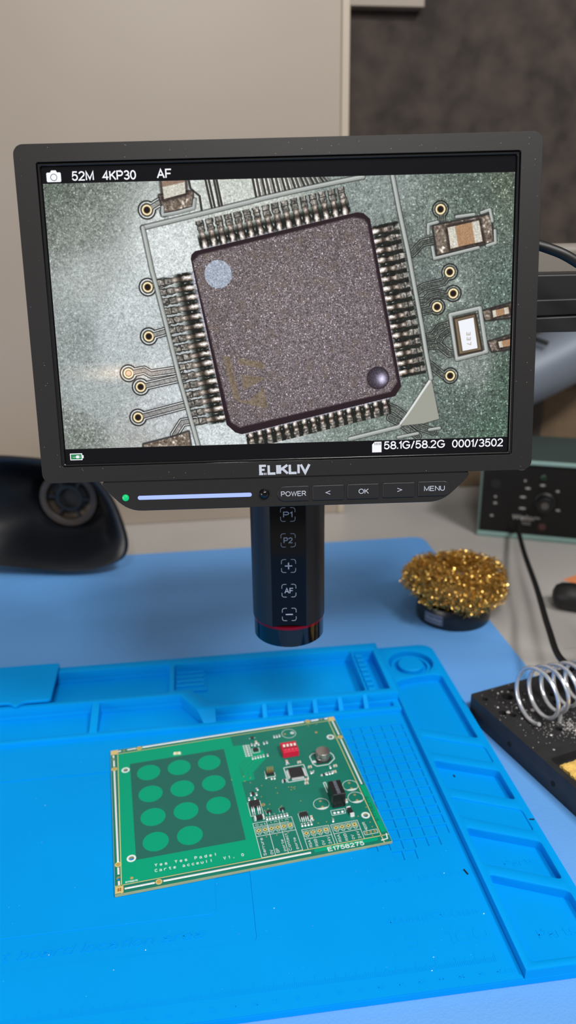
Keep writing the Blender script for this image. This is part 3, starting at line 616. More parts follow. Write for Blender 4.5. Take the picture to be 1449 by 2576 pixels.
# ------------------------------------------------------------------ picture shown on the microscope's display (computed here, nothing is loaded)
SCREEN_ART = {
 'VIAS': ((-61.7,48.6),(-63.5,14.3),(-64.4,-8.3),(-75.2,-25.3),(-69.8,-31.9),(-72,-46.5),(74.3,45.6),(79,17.5),(80.8,7.7),(73.2,1.7),(79.9,-30.7)),
 'TRACES': (((-61.7,48.6),(-55.8,51.8),(-52.9,50.3),(-53.8,47.5)),((-63.5,14.3),(-55.9,16.3)),((-64.4,-8.3),(-54.3,-5.7)),((-75.4,-25.4),(-67.7,-24),(-64.5,-25.9),(-50.7,-24.3)),((-69.8,-31.9),(-49,-27.9)),((-72,-46.5),(-46.8,-40.7)),((-54.8,-55.4),(-50.6,-49.5),(-44.3,-48.7)),((74.3,45.6),(75.2,39.5)),((58,25.1),(61.4,26.4),(65.8,30.9),(72.6,32.2)),((79,17.5),(76.1,13.1),(66.9,11.2),(63,8.9)),((80.8,7.7),(77.4,6.9),(73.4,7.9),(69.9,7.1),(67,4.5),(63.5,4.4)),((73.2,1.7),(71,0.6),(64,-0.9)),((66.1,-12.6),(71.6,-11.5),(74.6,-7.7),(80.1,-6.4)),((67.7,-16.3),(74.2,-16),(79.2,-20.1),(82.3,-20.1)),((70.2,-25.2),(76.4,-30.3),(79.9,-30.7)),((49.7,-44.5),(53.6,-46.2),(64.9,-55),(71.7,-57.4)),((50.8,-50.1),(55.3,-52.5),(64.4,-59.5)),((74.1,-14),(75.6,-11.6),(79.1,-9.3))),
 'TOPTR': (((-34.1,61.3),(-31.5,48)),((-32.6,61.3),(-30.2,48.7)),((-30.2,61.2),(-28.1,49)),((-29,61.2),(-26.9,49.3)),((-41.7,61.1),(-41.1,57.6),(-37.1,54.3),(-36.3,47.1)),((-12.5,61.8),(-10.8,51.9)),((-10.7,61.7),(-9,52.3)),((-8.2,61.7),(-6.4,52.8)),((-6.4,61.6),(-4.6,53.2)),((-3.7,61.6),(-1.9,53.8)),((-1.8,61.5),(-0,54.1)),((0.9,61.5),(2.7,54.7)),((2.7,61.4),(4.6,55.1)),((5.4,61.4),(7.3,55.7)),((7.2,61.3),(9.1,56)),((9.7,61.2),(11.7,56.6)),((11.5,61.2),(13.5,56.9)),((14,61.1),(16,57.5)),((15.9,61.1),(17.8,57.8)),((18.6,61),(20.6,58.4)),((20.2,61),(22.2,58.7))),
 'SILK': (((-64.1,40.9),(-13.8,51.1),(-8.7,52.3),(8.2,55.5),(26.5,58.7),(38.4,60.6)),((-64.1,40.9),(-61.1,21.8),(-59.5,14.9),(-55.4,-5.3),(-50.6,-29.9),(-43.5,-61.1)),((52,60.6),(55,45.9),(59.5,26),(62.7,9.7),(66.1,-7.5),(68.2,-19.8),(70.6,-31.7)),((30.9,-59.9),(42.3,-57.4),(54.7,-54.7),(58.1,-52.5)),((79.5,-2.1),(93.6,0.7),(97.3,-19.6),(83.1,-22.9),(79.5,-2.1)),((68.7,35),(68.7,39),(73,40)),((81.8,42.1),(90,43)),((93.4,43.6),(97.3,44.9),(98.6,39.8)),((70.7,28.9),(71.7,23.8),(92.3,28.2)),((96.4,29),(100.3,30.1),(99.9,35.6)),((-54.4,49.7),(-54.5,46.2),(-47.8,47.2),(-40.1,49),(-39.5,52.5)),((54.7,-59.8),(64.4,-58.1)),((70,-56.5),(75.1,-55.8))),
 'TRI': ((70.5,-30.9),(74.8,-51.3),(67.2,-53.3),(56.4,-54.2),(58.1,-49.7)),
 'TRIH': ((70.4,-32.3),(65.9,-38.8),(62.6,-43.7),(59.2,-48.6),(55.9,-53)),
 'CHIP': ((-42.1,28.4),(-40.3,29.9),(35.4,45.2),(38.4,44.8),(41.5,42.1),(56.2,-35.1),(53.3,-39.7),(-21.9,-56.1),(-25.1,-55.1),(-29.1,-51.2),(-42.6,26.5)),
 'FACE': ((-41.3,25.1),(-38.4,27.7),(34,42.6),(38.4,41.6),(39.8,39.9),(53.7,-32.9),(50.8,-37.1),(-22.8,-52.2),(-26.7,-49.6)),
 'DOT': ((-30.1,19.3),(-23.7,19.1)),
 'DIMPLE': ((44.9,-30.8),(49.9,-30.9),(46.8,-32)),
 'LOGO': (((-29.6,-18.4),(-26.1,-18.8),(-22,-40.1),(-25.1,-38.6)),((-21.9,-19.5),(-9.9,-22),(-9.6,-25.2),(-22.3,-22.5)),((-21.1,-27.4),(-9,-29.2),(-14.1,-31.8),(-20.3,-34.8)),((-24.5,-40),(-17.3,-39.5),(-10.2,-33.6),(-9,-43.9))),
 'PINS': (((-35.6,32.2),(30.1,45.1),(-37.8,43.4)),((43.4,36.5),(56.2,-28.6),(55,38.5)),((-43.8,18.1),(-30.8,-47.5),(-58.6,15.9)),((-17.6,-56.2),(48,-41.9),(-16.6,-63))),
 'CAPS': (((77.7,37.4),(92.3,40.2),(94.2,30.9),(79.3,28)),((-54.6,66.7),(-43.6,68.2),(-43.5,55.5),(-53.5,53.2)),((99.6,-0.7),(107.3,0.8),(107.9,-2.1),(100.2,-3.8)),((102.8,-15.3),(110.8,-13.6),(111.4,-17),(103.6,-18))),
 'PADS': (((71.1,38.2),(97.6,42.6),(99.3,30.6),(73.2,25.6)),((-55.5,54.7),(-40.4,56.1),(-40.6,49.7),(-53.6,47.1)),((94.9,-1),(108.8,2.5),(109.5,-3.8),(96.5,-4.9)),((98.2,-15.2),(109.2,-12.3),(110.4,-18.4),(99.9,-19.6)),((-70,-59.8),(-54.9,-56.4),(-48,-54.2),(-47.4,-60.9),(-70.1,-61))),
 'XTAL': (((81.3,-4),(91.4,-1.9),(95.1,-19),(84,-20.9)),((83.3,-5.1),(90.7,-3.6),(93,-18),(85.8,-19.2))),
 'XTXT': ((88.4,-13.7),),
 'BG': ((-101.7,51,105,112,105),(-104.6,59.7,95,105,95),(-93.2,43.8,130,136,130),(-85.9,18.9,165,172,170),(-53.6,28.8,208,215,214),(-71.7,7.7,190,197,198),(-82.2,-8.5,178,186,188),(-95.5,-8.1,140,148,146),(-90,-36.4,160,168,168),(-101.1,-55.3,122,128,122),(-61.8,-46.8,185,190,192),(-19.1,55.9,195,200,193),(-31.5,-59.3,200,207,208),(-51.5,-33.7,195,202,205),(46.9,52.6,132,142,138),(58,33.1,112,122,116),(69.3,25.7,105,115,108),(91.2,51.5,92,105,96),(104,56.4,88,98,84),(99.6,10.5,84,100,92),(88.3,10.8,112,122,117),(83.5,-43.1,88,102,95),(91,-28.1,128,136,132),(103.3,-57.2,74,95,82),(67.5,15,106,116,113),(106.5,-32.3,74,92,80),(50.5,-49.9,120,132,126),(71.4,-3.4,95,105,98),(-72.2,-58.1,165,168,165)),
}

class Canvas:
    K = 8.0
    def __init__(s, w, h):
        s.w, s.h = w, h; s.W, s.H = int(w * s.K), int(h * s.K)
        s.a = np.zeros((s.H, s.W, 3), np.float32)
    def px(s, p): return np.array([((x + s.w / 2) * s.K, (y + s.h / 2) * s.K) for x, y in p], np.float32)
    def win(s, P, pad):
        x0, y0 = np.floor(P.min(0) - pad).astype(int); x1, y1 = np.ceil(P.max(0) + pad).astype(int) + 1
        x0, y0, x1, y1 = max(x0, 0), max(y0, 0), min(x1, s.W), min(y1, s.H)
        if x1 <= x0 or y1 <= y0: return None
        yy, xx = np.mgrid[y0:y1, x0:x1].astype(np.float32)
        return (slice(y0, y1), slice(x0, x1)), xx + .5, yy + .5
    def dist(s, P, xx, yy, closed=False):
        d = np.full(xx.shape, 1e9, np.float32); n = len(P)
        if n == 1: return np.hypot(xx - P[0, 0], yy - P[0, 1])
        for i in range(n if closed else n - 1):
            a, b = P[i], P[(i + 1) % n]; e = b - a; L = max(float(e @ e), 1e-6)
            t = np.clip(((xx - a[0]) * e[0] + (yy - a[1]) * e[1]) / L, 0, 1)
            d = np.minimum(d, np.hypot(xx - a[0] - t * e[0], yy - a[1] - t * e[1]))
        return d
    def blend(s, sl, m, col):
        m = m[..., None]; s.a[sl] = s.a[sl] * (1 - m) + np.asarray(col, np.float32) * m
    def stroke(s, pts, w, col, alpha=1.0, soft=1.5):
        P = s.px(pts); r = w * s.K / 2; q = s.win(P, r + soft + 1)
        if q is None: return
        sl, xx, yy = q; m = np.clip((r - s.dist(P, xx, yy)) / soft + .5, 0, 1) * alpha
        s.blend(sl, m, col[sl] if isinstance(col, np.ndarray) and col.ndim == 3 else col)
    def poly(s, pts, col, alpha=1.0, soft=1.5, grow=0.0):
        P = s.px(pts); q = s.win(P, soft + grow * s.K + 1)
        if q is None: return None
        sl, xx, yy = q; ins = np.zeros(xx.shape, bool); n = len(P)
        for i in range(n):
            (ax, ay), (bx, by) = P[i], P[(i + 1) % n]
            c = (ay > yy) != (by > yy)
            with np.errstate(divide='ignore', invalid='ignore'): ins ^= c & (xx < (bx - ax) * (yy - ay) / (by - ay + 1e-9) + ax)
        d = s.dist(P, xx, yy, True); d = np.where(ins, d, -d) + grow * s.K
        m = np.clip(d / soft + .5, 0, 1) * alpha
        s.blend(sl, m, col[sl] if isinstance(col, np.ndarray) and col.ndim == 3 else col)
        return sl, m
def blur(a, r):
    k = np.exp(-0.5 * (np.arange(-int(3 * r) - 1, int(3 * r) + 2) / r) ** 2); k /= k.sum()
    a = np.apply_along_axis(lambda v: np.convolve(v, k, 'same'), 0, a); return np.apply_along_axis(lambda v: np.convolve(v, k, 'same'), 1, a)
def chip_picture():
    A = SCREEN_ART; c = Canvas(217.0, 122.0); rng = np.random.default_rng(3); H, W = c.H, c.W
    def noise(r):
        n = blur(rng.standard_normal((H, W)).astype(np.float32), r); return ((n - n.mean()) / n.std()).astype(np.float32)
    n1, n2, n3 = noise(1.5), noise(3.2), noise(1.1)
    # board colour: smooth field through sampled tones
    gx, gy = np.meshgrid(np.linspace(-108, 108, 73), np.linspace(-61, 61, 41)); num = np.zeros(gx.shape + (3,)); den = np.zeros(gx.shape)
    for x, y, r, g, b in A['BG']:
        d2 = (gx - x) ** 2 + (gy - y) ** 2; w = 1 / (d2 + 40.0) ** 2
        num += w[..., None] * np.array([r, g, b]); den += w
    f = (num / den[..., None]).astype(np.float32)
    ix = np.linspace(0, 72, W); iy = np.linspace(0, 40, H); x0 = np.minimum(ix.astype(int), 71); y0 = np.minimum(iy.astype(int), 39); tx = (ix - x0)[None, :, None]; ty = (iy - y0)[:, None, None]
    fld = 1.06 * (f[y0][:, x0] * (1 - tx) * (1 - ty) + f[y0][:, x0 + 1] * tx * (1 - ty) + f[y0 + 1][:, x0] * (1 - tx) * ty + f[y0 + 1][:, x0 + 1] * tx * ty)
    dark = np.clip((170 - fld.mean(2)) / 90, 0, 1)
    tex = 1 + 0.062 * n1 + 0.03 * n2 + dark * (0.09 * n1 + 0.06 * n2)
    bg = (fld * tex[..., None] + (dark * np.clip(n1 - 1.0, 0, 2) * 46)[..., None]).astype(np.float32)
    c.a[:] = bg; body = bg * np.array([0.80, 0.775, 0.76], np.float32) + (n3 * 9)[..., None]; lite = np.clip(bg * 1.12 + 6, 0, 245)
    K1 = (34, 32, 30)
    tr, va = A['TRACES'], A['VIAS']; nl = 7
    def layers(T, V, ws, rs):
        for (w, col), r in zip(zip(ws, (K1, lite, K1, body)), rs):
            for p in T: c.stroke(p, w, col, 0.93, 2.2)
            for v in V: c.stroke([v], 2 * r, col, 0.93, 2.2)
    for v in va[6:]: c.stroke([v], 13, np.clip(bg * 1.35, 0, 235).astype(np.float32), 0.5, 22)
    for p in tr + () : c.stroke(p, 5.2, (60, 55, 50), 0.16, 6)
    for v in va: c.stroke([v], 9.0, (60, 55, 50), 0.18, 6)
    layers(tr[:nl], va[:6], (4.3, 3.5, 2.5, 1.8), (4.25, 3.65, 2.95, 2.5))
    layers(tr[nl:], va[6:], (3.9, 3.1, 2.3, 1.7), (4.0, 3.4, 2.8, 2.4))
    for p in A['TOPTR']: c.stroke(p, 1.1, (40, 37, 33), 0.9, 2); c.stroke([(x + .75, y) for x, y in p], 0.5, lite, 0.7, 2)
    for i, p in enumerate(A['TOPTR'][5:]): c.stroke([(x + 1.6, y) for x, y in p], 0.7, (96, 88, 78), 0.6, 2)
    for i, v in enumerate(va):
        c.stroke([v], 4.9, (150, 118, 66), 1, 2); c.stroke([v], 4.5, (255, 246, 206), 1, 2); c.stroke([v], 3.2, (120, 84, 30), 1, 2.5)
        c.stroke([v], 2.5, (205, 178, 160) if i == 3 else (20, 12, 12), 1, 2.5)
    # component pads and parts
    for p in A['PADS']:
        c.poly(p, (38, 34, 32), 0.8, 4, 0.9); r = c.poly(p, (126, 112, 100), 1, 3)
        if r:
            sl, m = r; c.a[sl] += (m * (n2[sl] * 16 + n1[sl] * 12 + np.clip(n2[sl] - .8, 0, 2) * 55))[..., None]
    for k, p in enumerate(A['CAPS']):
        c.poly(p, (34, 26, 22), 0.75, 8, 1.3)
        P = [Vector(v) for v in p]
        def q(u, v): a = P[0].lerp(P[1], u); b = P[3].lerp(P[2], u); return tuple(a.lerp(b, v))
        rs = c.poly(p, (176, 138, 104) if k != 1 else (150, 126, 108), 1, 2)
        if rs: c.a[rs[0]] += (rs[1] * (n3[rs[0]] * 7))[..., None]
        ends = [((0, .24), (0, 1)), ((.77, 1), (0, 1))] if k == 0 else [((0, 1), (.62, 1))] if k == 1 else [((0, .2), (0, 1)), ((.72, .95), (0, 1))]
        for (u0, u1), (v0, v1) in ends:
            rs = c.poly([q(u0, v0), q(u1, v0), q(u1, v1), q(u0, v1)], (212, 209, 196), 1, 4)
            if rs: c.a[rs[0]] += (rs[1] * (n3[rs[0]] * 11 + n1[rs[0]] * 6))[..., None]
    # silk-screened lines
    for i, p in enumerate(A['SILK']):
        w = 1.75 if i < 5 else 1.3
        c.stroke(p, w + 1.0, (48, 48, 46), 0.5, 3); c.stroke(p, w, (162, 168, 164), 1, 2.5); c.stroke([(x - .2, y + .25) for x, y in p], w * 0.4, (204, 208, 206), 0.8, 3)
    c.poly(A['TRI'], (60, 60, 56), 0.5, 4, 0.5); c.poly(A['TRI'], (162, 164, 152), 1, 2); c.stroke(A['TRIH'], 1.0, (236, 238, 236), 0.9, 3)
    X = A['XTAL']; c.poly(X[0], (60, 50, 38), 1, 4, 0.6); c.poly(X[0], (128, 112, 88), 1, 2, -0.4); c.poly(X[1], (96, 80, 58), 1, 4, 0.5); c.poly(X[1], (246, 249, 255), 1, 3)
    cx, cy = A['XTXT'][0]
    for k, g in enumerate((((-.5, .5), (.5, .5), (.5, 0), (-.2, 0), (.5, 0), (.5, -.5), (-.5, -.5)),) * 2 + (((-.5, .5), (.5, .5), (0, -.5)),)):
        c.stroke([(cx + .2 * k + (gy_ * 1.6) , cy + 2.6 - 2.3 * k - gx_ * 1.2) for gx_, gy_ in g], 0.32, (170, 160, 140), 0.9, 2)
    # rows of leads
    yy, xx = np.mgrid[0:H, 0:W].astype(np.float32); mx = (xx + .5) / c.K - c.w / 2; my = (yy + .5) / c.K - c.h / 2
    for row, (a, b, o) in enumerate(A['PINS']):
        a, b, o = np.array(a), np.array(b), np.array(o); e = b - a; out = o - a
        D = e[0] * out[1] - e[1] * out[0]
        u = ((mx - a[0]) * out[1] - (my - a[1]) * out[0]) / D * 15; t = (e[0] * (my - a[1]) - e[1] * (mx - a[0])) / D
        t = (t + .16) / 1.16; reg = (u > -0.62) & (u < 15.62) & (t > -0.03) & (t < 1.02)
        idx = np.nonzero(reg); u_, t_ = u[idx], t[idx]; s = u_ - np.round(u_); pid = np.round(u_); na, nb, nc = n1[idx], n2[idx], n3[idx]
        s = s + 0.03 * nb
        jit = 0.12 * np.sin(pid * 2.3 + row)
        base = np.stack([26 + 6 * nb, 30 + 7 * nb, 22 + 5 * nb], 1)
        bgp = c.a[idx]
        def over(base, m, col): return base * (1 - m[:, None]) + np.asarray(col, np.float32) * m[:, None]
        sm = lambda v, e0, e1: np.clip((v - e0) / (e1 - e0), 0, 1)
        blk = sm(t_, 0.58, 0.40) if row in (0, 2) else np.ones_like(t_)
        colr = over(bgp * 0.92, blk, base) if row in (0, 2) else base
        # outer pads
        padc = 128 + 26 * nb + 20 * na
        colr = over(colr, sm(np.abs(s), .42, .36) * sm(t_, .56, .62) * 0.9, (36, 36, 32))
        colr = over(colr, sm(np.abs(s), .31, .24) * sm(t_, .60, .66), np.stack([padc * 1.0, padc * .97, padc * .92], 1))
        colr = over(colr, sm(np.abs(t_ - .82), .022, .010) * sm(np.abs(s), .32, .28) * 0.8, (40, 38, 34))
        # lead: shoulder, bend, foot
        lead_w = 0.25 + 0.03 * np.sin(t_ * 11)
        ml = sm(np.abs(s), lead_w + .06, lead_w - .04) * sm(t_, .66, .60)
        hi = 1.3 * np.exp(-((t_ - .17 - .02 * jit) / .14) ** 2) * np.exp(-((s + .03) / .16) ** 2) + 0.75 * np.exp(-((t_ - .54) / .07) ** 2) * np.exp(-(s / .17) ** 2)
        br = np.stack([108 + 147 * hi, 92 + 158 * hi, 78 + 168 * hi], 1) * (1 + 0.09 * nc)[:, None]
        br = br * (1 - 0.5 * np.exp(-((t_ - .38) / .06) ** 2))[:, None]
        colr = over(colr, ml, br)
        colr = over(colr, sm(np.abs(s), lead_w + .12, lead_w + .05) * sm(np.abs(s), lead_w - .02, lead_w + .04) * sm(t_, .62, .5) * .75, (16, 14, 12))
        # bright mould flash along the package edge
        colr = over(colr, sm(t_, .10 + .07 * (np.abs(s) > .36), .03) * np.clip(.85 + .12 * na, 0, 1), np.stack([190 + 14 * na, 194 + 14 * na, 208 + 14 * na], 1))
        colr = over(colr, np.exp(-((np.abs(s) - .5) / .045) ** 2) * np.exp(-((t_ - .30) / .05) ** 2) * (nb > -.3), (214, 222, 230))
        edge = sm(u_, -0.62, -0.5) * sm(u_, 15.62, 15.5) * sm(t_, 1.02, .98)
        c.a[idx] = over(bgp, edge, colr)
    for p in A['SILK'][:3]:
        c.stroke(p, 2.3, (48, 48, 46), 0.45, 3); c.stroke(p, 1.7, (164, 170, 166), 1, 2.5); c.stroke([(x - .2, y + .25) for x, y in p], 0.7, (206, 210, 208), 0.7, 3)
    # the big chip
    c.poly(A['CHIP'], (36, 20, 26), 1, 2)
    fl = np.stack([110 + 12 * np.exp(-((mx - 5) ** 2 + (my + 5) ** 2) / 1500), 100 + 12 * np.exp(-((mx - 5) ** 2 + (my + 5) ** 2) / 1500), 101 + 14 * np.exp(-((mx - 8) ** 2 + (my + 8) ** 2) / 1800)], 2)
    spk = n3 * 15 + n1 * 11 + np.clip(n3 - 1.0, 0, 3) * 44
    face = np.clip(fl + spk[..., None] * np.array([1, .98, 1.04]), 14, 250).astype(np.float32)
    brown = np.clip(noise(9) - .9, 0, 1)[..., None]
    face = face * (1 - .35 * brown) + .35 * brown * np.array((118, 102, 86))
    c.poly(A['FACE'], face, 1, 7, 0.5)
    for p in A['LOGO']: c.poly(p, (np.zeros((H, W, 3)) + np.array((126, 111, 91)) + (n1 * 9 + n2 * 6)[..., None]).astype(np.float32), 0.86, 3)
    d = A['DOT']; r = abs(d[1][0] - d[0][0]); c.stroke([d[0]], 2 * r, (np.zeros((H, W, 3)) + np.array((168, 178, 194)) + (n3 * 13 + n1 * 8)[..., None]).astype(np.float32), 1, 2)
    d = A['DIMPLE']; r = abs(d[1][0] - d[0][0]); dx, dy = mx - d[0][0], my - d[0][1]; rr = np.hypot(dx, dy) / r
    g = np.exp(-(((dx / r - .42) / .42) ** 2 + ((dy / r + .12) / .5) ** 2)) * 1.15 + .25 * np.clip(1 - rr, 0, 1); gl = (np.array((52, 44, 54))[None, None] + g[..., None] * np.array((150, 152, 172)) + (n3 * 8)[..., None]).astype(np.float32)
    c.stroke([d[0]], 2 * r + .8, (40, 28, 34), 1, 4); c.stroke([d[0]], 2 * r, gl, 1, 3)
    # glare of the tube's lamp on the far left trace
    gv = np.exp(-(((mx + 78) / 17) ** 2 + ((my + 25) / 3.4) ** 2)); c.a += gv[..., None] * np.array((58, 42, 30))
    img = bpy.data.images.new('display_picture', W, H)
    rgba = np.ones((H, W, 4), np.float32); rgba[..., :3] = np.clip(c.a, 0, 255) / 255.0
    img.pixels.foreach_set(rgba.ravel()); img.update(); img.pack()
    return img

# ------------------------------------------------------------------ digital microscope
_R = Matrix(((0.99384828, 0.00683681, -0.11053894), (-0.11025017, 0.15580942, -0.98161516), (0.01051189, 0.98776348, 0.15560468))).to_4x4()
_R.translation = Vector((272.516, 113.891, 301.594 + DESK_Z)) * S
ms = thing('digital_microscope', 'black digital microscope with a bright display and a hanging camera tube above the circuit board', 'microscope', M=_R)
m_case = mat('black_case', (31, 30, 30), 0.45, spec=0.3, var=0.06, vscale=900, bump=0.06, bscale=4000)
m_gloss = mat('black_glass', (7, 7, 13), 0.12, spec=0.5)
m_btn = mat('button_black', (30, 29, 31), 0.35)
m_print = mat('grey_white_print', (176, 181, 192), 0.5)
m_inner = mat('inner_bezel', (24, 23, 25), 0.14, spec=0.6)
OUT = rrect(-120.2, 120.2, -77.3, 77.6, 4.5)
MB().prism(OUT, -0.6, 2.4, [rrect(-110.4, 110.4, -69.6, 69.8, 1.2)]).build('bezel', m_case, ms, bevel=0.7, seg=3)
MB().prism(rrect(-110.8, 110.8, -70.0, 70.2, 1.2), -0.5, 1.5, [rrect(-109.0, 109.0, -68.4, 68.4, 0.8)]).build('inner_rim', m_inner, ms, bevel=0.5)
MB().prism(rrect(-119.4, 119.4, -76.6, 76.9, 4.5), -14, -0.65).build('rear_shell', m_case, ms, bevel=2.0)
scr = MB().box(-108.9, 108.9, -68.3, 68.3, -0.4, -0.05).build('screen', m_gloss, ms, label='lit display with black bars above and below the picture')
m_pic = bpy.data.materials.new('display_picture'); m_pic.use_nodes = True
_nt = m_pic.node_tree; _b = _nt.nodes['Principled BSDF']; _ti = _nt.nodes.new('ShaderNodeTexImage'); _ti.image = chip_picture()
_b.inputs['Base Color'].default_value = (0.006, 0.006, 0.007, 1); _b.inputs['Roughness'].default_value = 0.14; _b.inputs['Specular IOR Level'].default_value = 0.3
_nt.links.new(_ti.outputs['Color'], _b.inputs['Emission Color']); _b.inputs['Emission Strength'].default_value = 0.95
pic = MB().add([(-108.5, -61.0, 0), (108.5, -61.0, 0), (108.5, 61.0, 0), (-108.5, 61.0, 0)], [(0, 1, 2, 3)]).build('display_picture', m_pic, scr)
_uv = pic.data.uv_layers.new(name='uv')
for i, t in enumerate(((0, 0), (1, 0), (1, 1), (0, 1))): _uv.data[i].uv = t
m_lit = mat('lit_white', (20, 20, 20), 0.5, emit=(244, 246, 255)); m_green = mat('lit_green', (8, 30, 16), 0.5, emit=(14, 128, 72))
def status(body, x0, x1, y, cap):
    q = MB(); letter(q, body, x0, x1, y, cap, 0.02, 0.0, w=0.15); return q.build('status_text', m_lit, scr)
status('52M', -95.1, -85.0, 62.0, 4.1); status('4KP30', -81.1, -65.7, 61.9, 4.1); status('AF', -56.2, -49.4, 62.1, 4.1)
status('58.1G/58.2G', 47.7, 77.8, -65.6, 4.0); status('0001/3502', 81.3, 106.6, -65.7, 4.0)
ci = MB().prism(rrect(-106.6, -100.0, 61.7, 65.8, 0.6), 0.0, 0.03).prism([(-104.9, 65.7), (-101.6, 65.7), (-102.2, 66.7), (-104.3, 66.7)], 0.0, 0.03)
ci.build('camera_icon', m_lit, scr)
MB().ring(-103.3, 63.7, 1.3, 1.55, 0.03, 0.06, 24).build('camera_icon', m_gloss, scr)
MB().prism([(41.9, -66.9), (46.5, -66.9), (46.5, -61.7), (43.2, -61.7), (41.9, -63.0)], 0.0, 0.03).build('card_icon', m_lit, scr)
for k in range(5): MB().box(43.1 + .7 * k, 43.35 + .7 * k, -63.3, -62.2, 0.03, 0.06).build('card_icon', m_gloss, scr)
MB().prism(rrect(-106.5, -100.5, -66.5, -63.2, 0.2), 0.0, 0.03).box(-100.5, -99.9, -65.6, -64.1, 0, 0.03).build('battery_icon', m_lit, scr)
MB().box(-106.1, -100.9, -66.1, -63.6, 0.02, 0.05).build('battery_icon', m_green, scr)
MB().prism([(-105.2, -64.95), (-103.8, -64.95), (-103.3, -64.2), (-102.2, -64.2), (-102.2, -64.5), (-101.4, -64.5), (-101.4, -64.7), (-102.2, -64.7), (-102.2, -65.1), (-101.4, -65.1), (-101.4, -65.3), (-102.2, -65.3), (-102.2, -65.6), (-103.3, -65.6), (-103.8, -65.1), (-105.2, -65.1)], 0.05, 0.08).build('battery_icon', m_lit, scr)
rb = random.Random(4); dz_ = MB()
for k in range(70):
    x, y = rb.choice(((rb.uniform(-118, 118), rb.uniform(-76.5, -70.5)), (rb.uniform(-118, 118), rb.uniform(70.5, 76.5)), (rb.uniform(-119, -111), rb.uniform(-75, 75)), (rb.uniform(111, 119), rb.uniform(-75, 75))))
    r = rb.uniform(.06, .16); dz_.prism(circ(x, y, r, 5), 2.38, 2.43)
dz_.build('dust_specks', mat('grey_dust', (150, 146, 140), 0.8), ms, kind='stuff')
# control panel below the display
CP = rpoly([(-94.5, -77.0), (-79.5, -92.5), (76.5, -92.3), (92.6, -77.0)], 7, 6)
bar = MB().prism(CP, -9, 1.6).build('control_panel', m_case, ms, bevel=0.5)
MB().prism(rpoly([(-93, -76.5), (-79, -91.8), (76, -91.6), (91, -76.5)], 7, 6), -13, -8.9).build('rear_shell', m_case, ms, bevel=1)
def button(pts, body, x0, x1, y, cap):
    b = MB().prism(pts, 1.0, 2.2).build('button', m_btn, ms, bevel=0.35)
    q = MB(); letter(q, body, x0, x1, y, cap, 2.19, 0.05); q.build('printed_text', m_print, b)
def dshape(x0, x1, y0, y1, left):
    r = (y1 - y0) / 2; a = [(math.cos(t) * r, math.sin(t) * r) for t in [PI / 2 + PI * i / 12 for i in range(13)]]
    if left: return [(x0 + r + u, (y0 + y1) / 2 + w) for u, w in a] + [(x1, y0), (x1, y1)]
    return [(x1 - r - u, (y0 + y1) / 2 - w) for u, w in a] + [(x0, y1), (x0, y0)]
for pts in (dshape(-5.9, 10.7, -90.0, -81.9, True), rrect(11.5, 28.1, -90.0, -81.9, 1), rrect(28.8, 45.4, -89.9, -81.8, 1), rrect(46.3, 63.1, -89.7, -81.7, 1), dshape(63.9, 80.9, -89.5, -81.5, False)):
    MB().prism(pts, 1.4, 1.68).build('button_gap', mat('gap_black', (6, 6, 8), 0.8), bar)
button(dshape(-5.5, 10.3, -89.7, -82.2, True), 'POWER', -3.6, 8.8, -87.2, 2.5)
button(rrect(11.9, 27.7, -89.7, -82.2, 0.8), '<', 18.4, 20.9, -87.0, 2.4)
button(rrect(29.2, 45.0, -89.6, -82.1, 0.8), 'OK', 34.8, 39.8, -87.0, 2.5)
button(rrect(46.7, 62.7, -89.4, -82.0, 0.8), '>', 53.9, 56.4, -86.7, 2.4)
button(dshape(64.3, 80.5, -89.2, -81.8, False), 'MENU', 67.3, 77.5, -86.6, 2.5)
MB().lathe([(1.7, 1.4), (1.7, 1.8), (1.3, 2.4), (0.5, 2.7)], 24, -80.4, -85.7).build('status_light', mat('green_light', (0, 120, 70), 0.3, emit=(10, 190, 112), estr=0.8), ms)
MB().prism(rrect(-74.4, -18.1, -86.9, -84.9, 0.99, 8), 1.4, 1.85).build('light_bar', mat('light_bar', (60, 70, 120), 0.4, emit=(164, 184, 255), estr=1.0), ms)
MB().lathe([(2.6, 1.4), (2.6, 1.8), (2.2, 2.9), (1.2, 3.6), (0.3, 3.8)], 28, -11.9, -85.7).build('sensor_dome', mat('dome_black', (6, 6, 8), 0.06), ms)
lg = MB()
E0 = -14.0
lg.prism([(E0, -76.2), (E0 + 2.0, -76.2), (E0 + 2.0, -75.1), (E0 + 1.3, -75.1), (E0 + 1.3, -74.1), (E0 + 2.7, -74.1), (E0 + 2.7, -73.1), (E0 + 1.3, -73.1), (E0 + 1.3, -72.2), (E0 + 3.4, -72.2), (E0 + 3.4, -71.1), (E0, -71.1)], 2.39, 2.46)
for k in range(2): lg.box(E0 + 2.35 + .75 * k, E0 + 2.8 + .75 * k, -76.2, -75.1, 2.39, 2.46)
letter(lg, 'LIKLIV', -9.9, 11.2, -76.2, 5.1, 2.39, 0.07, w=0.235)
lg.build('brand_lettering', m_print, ms)
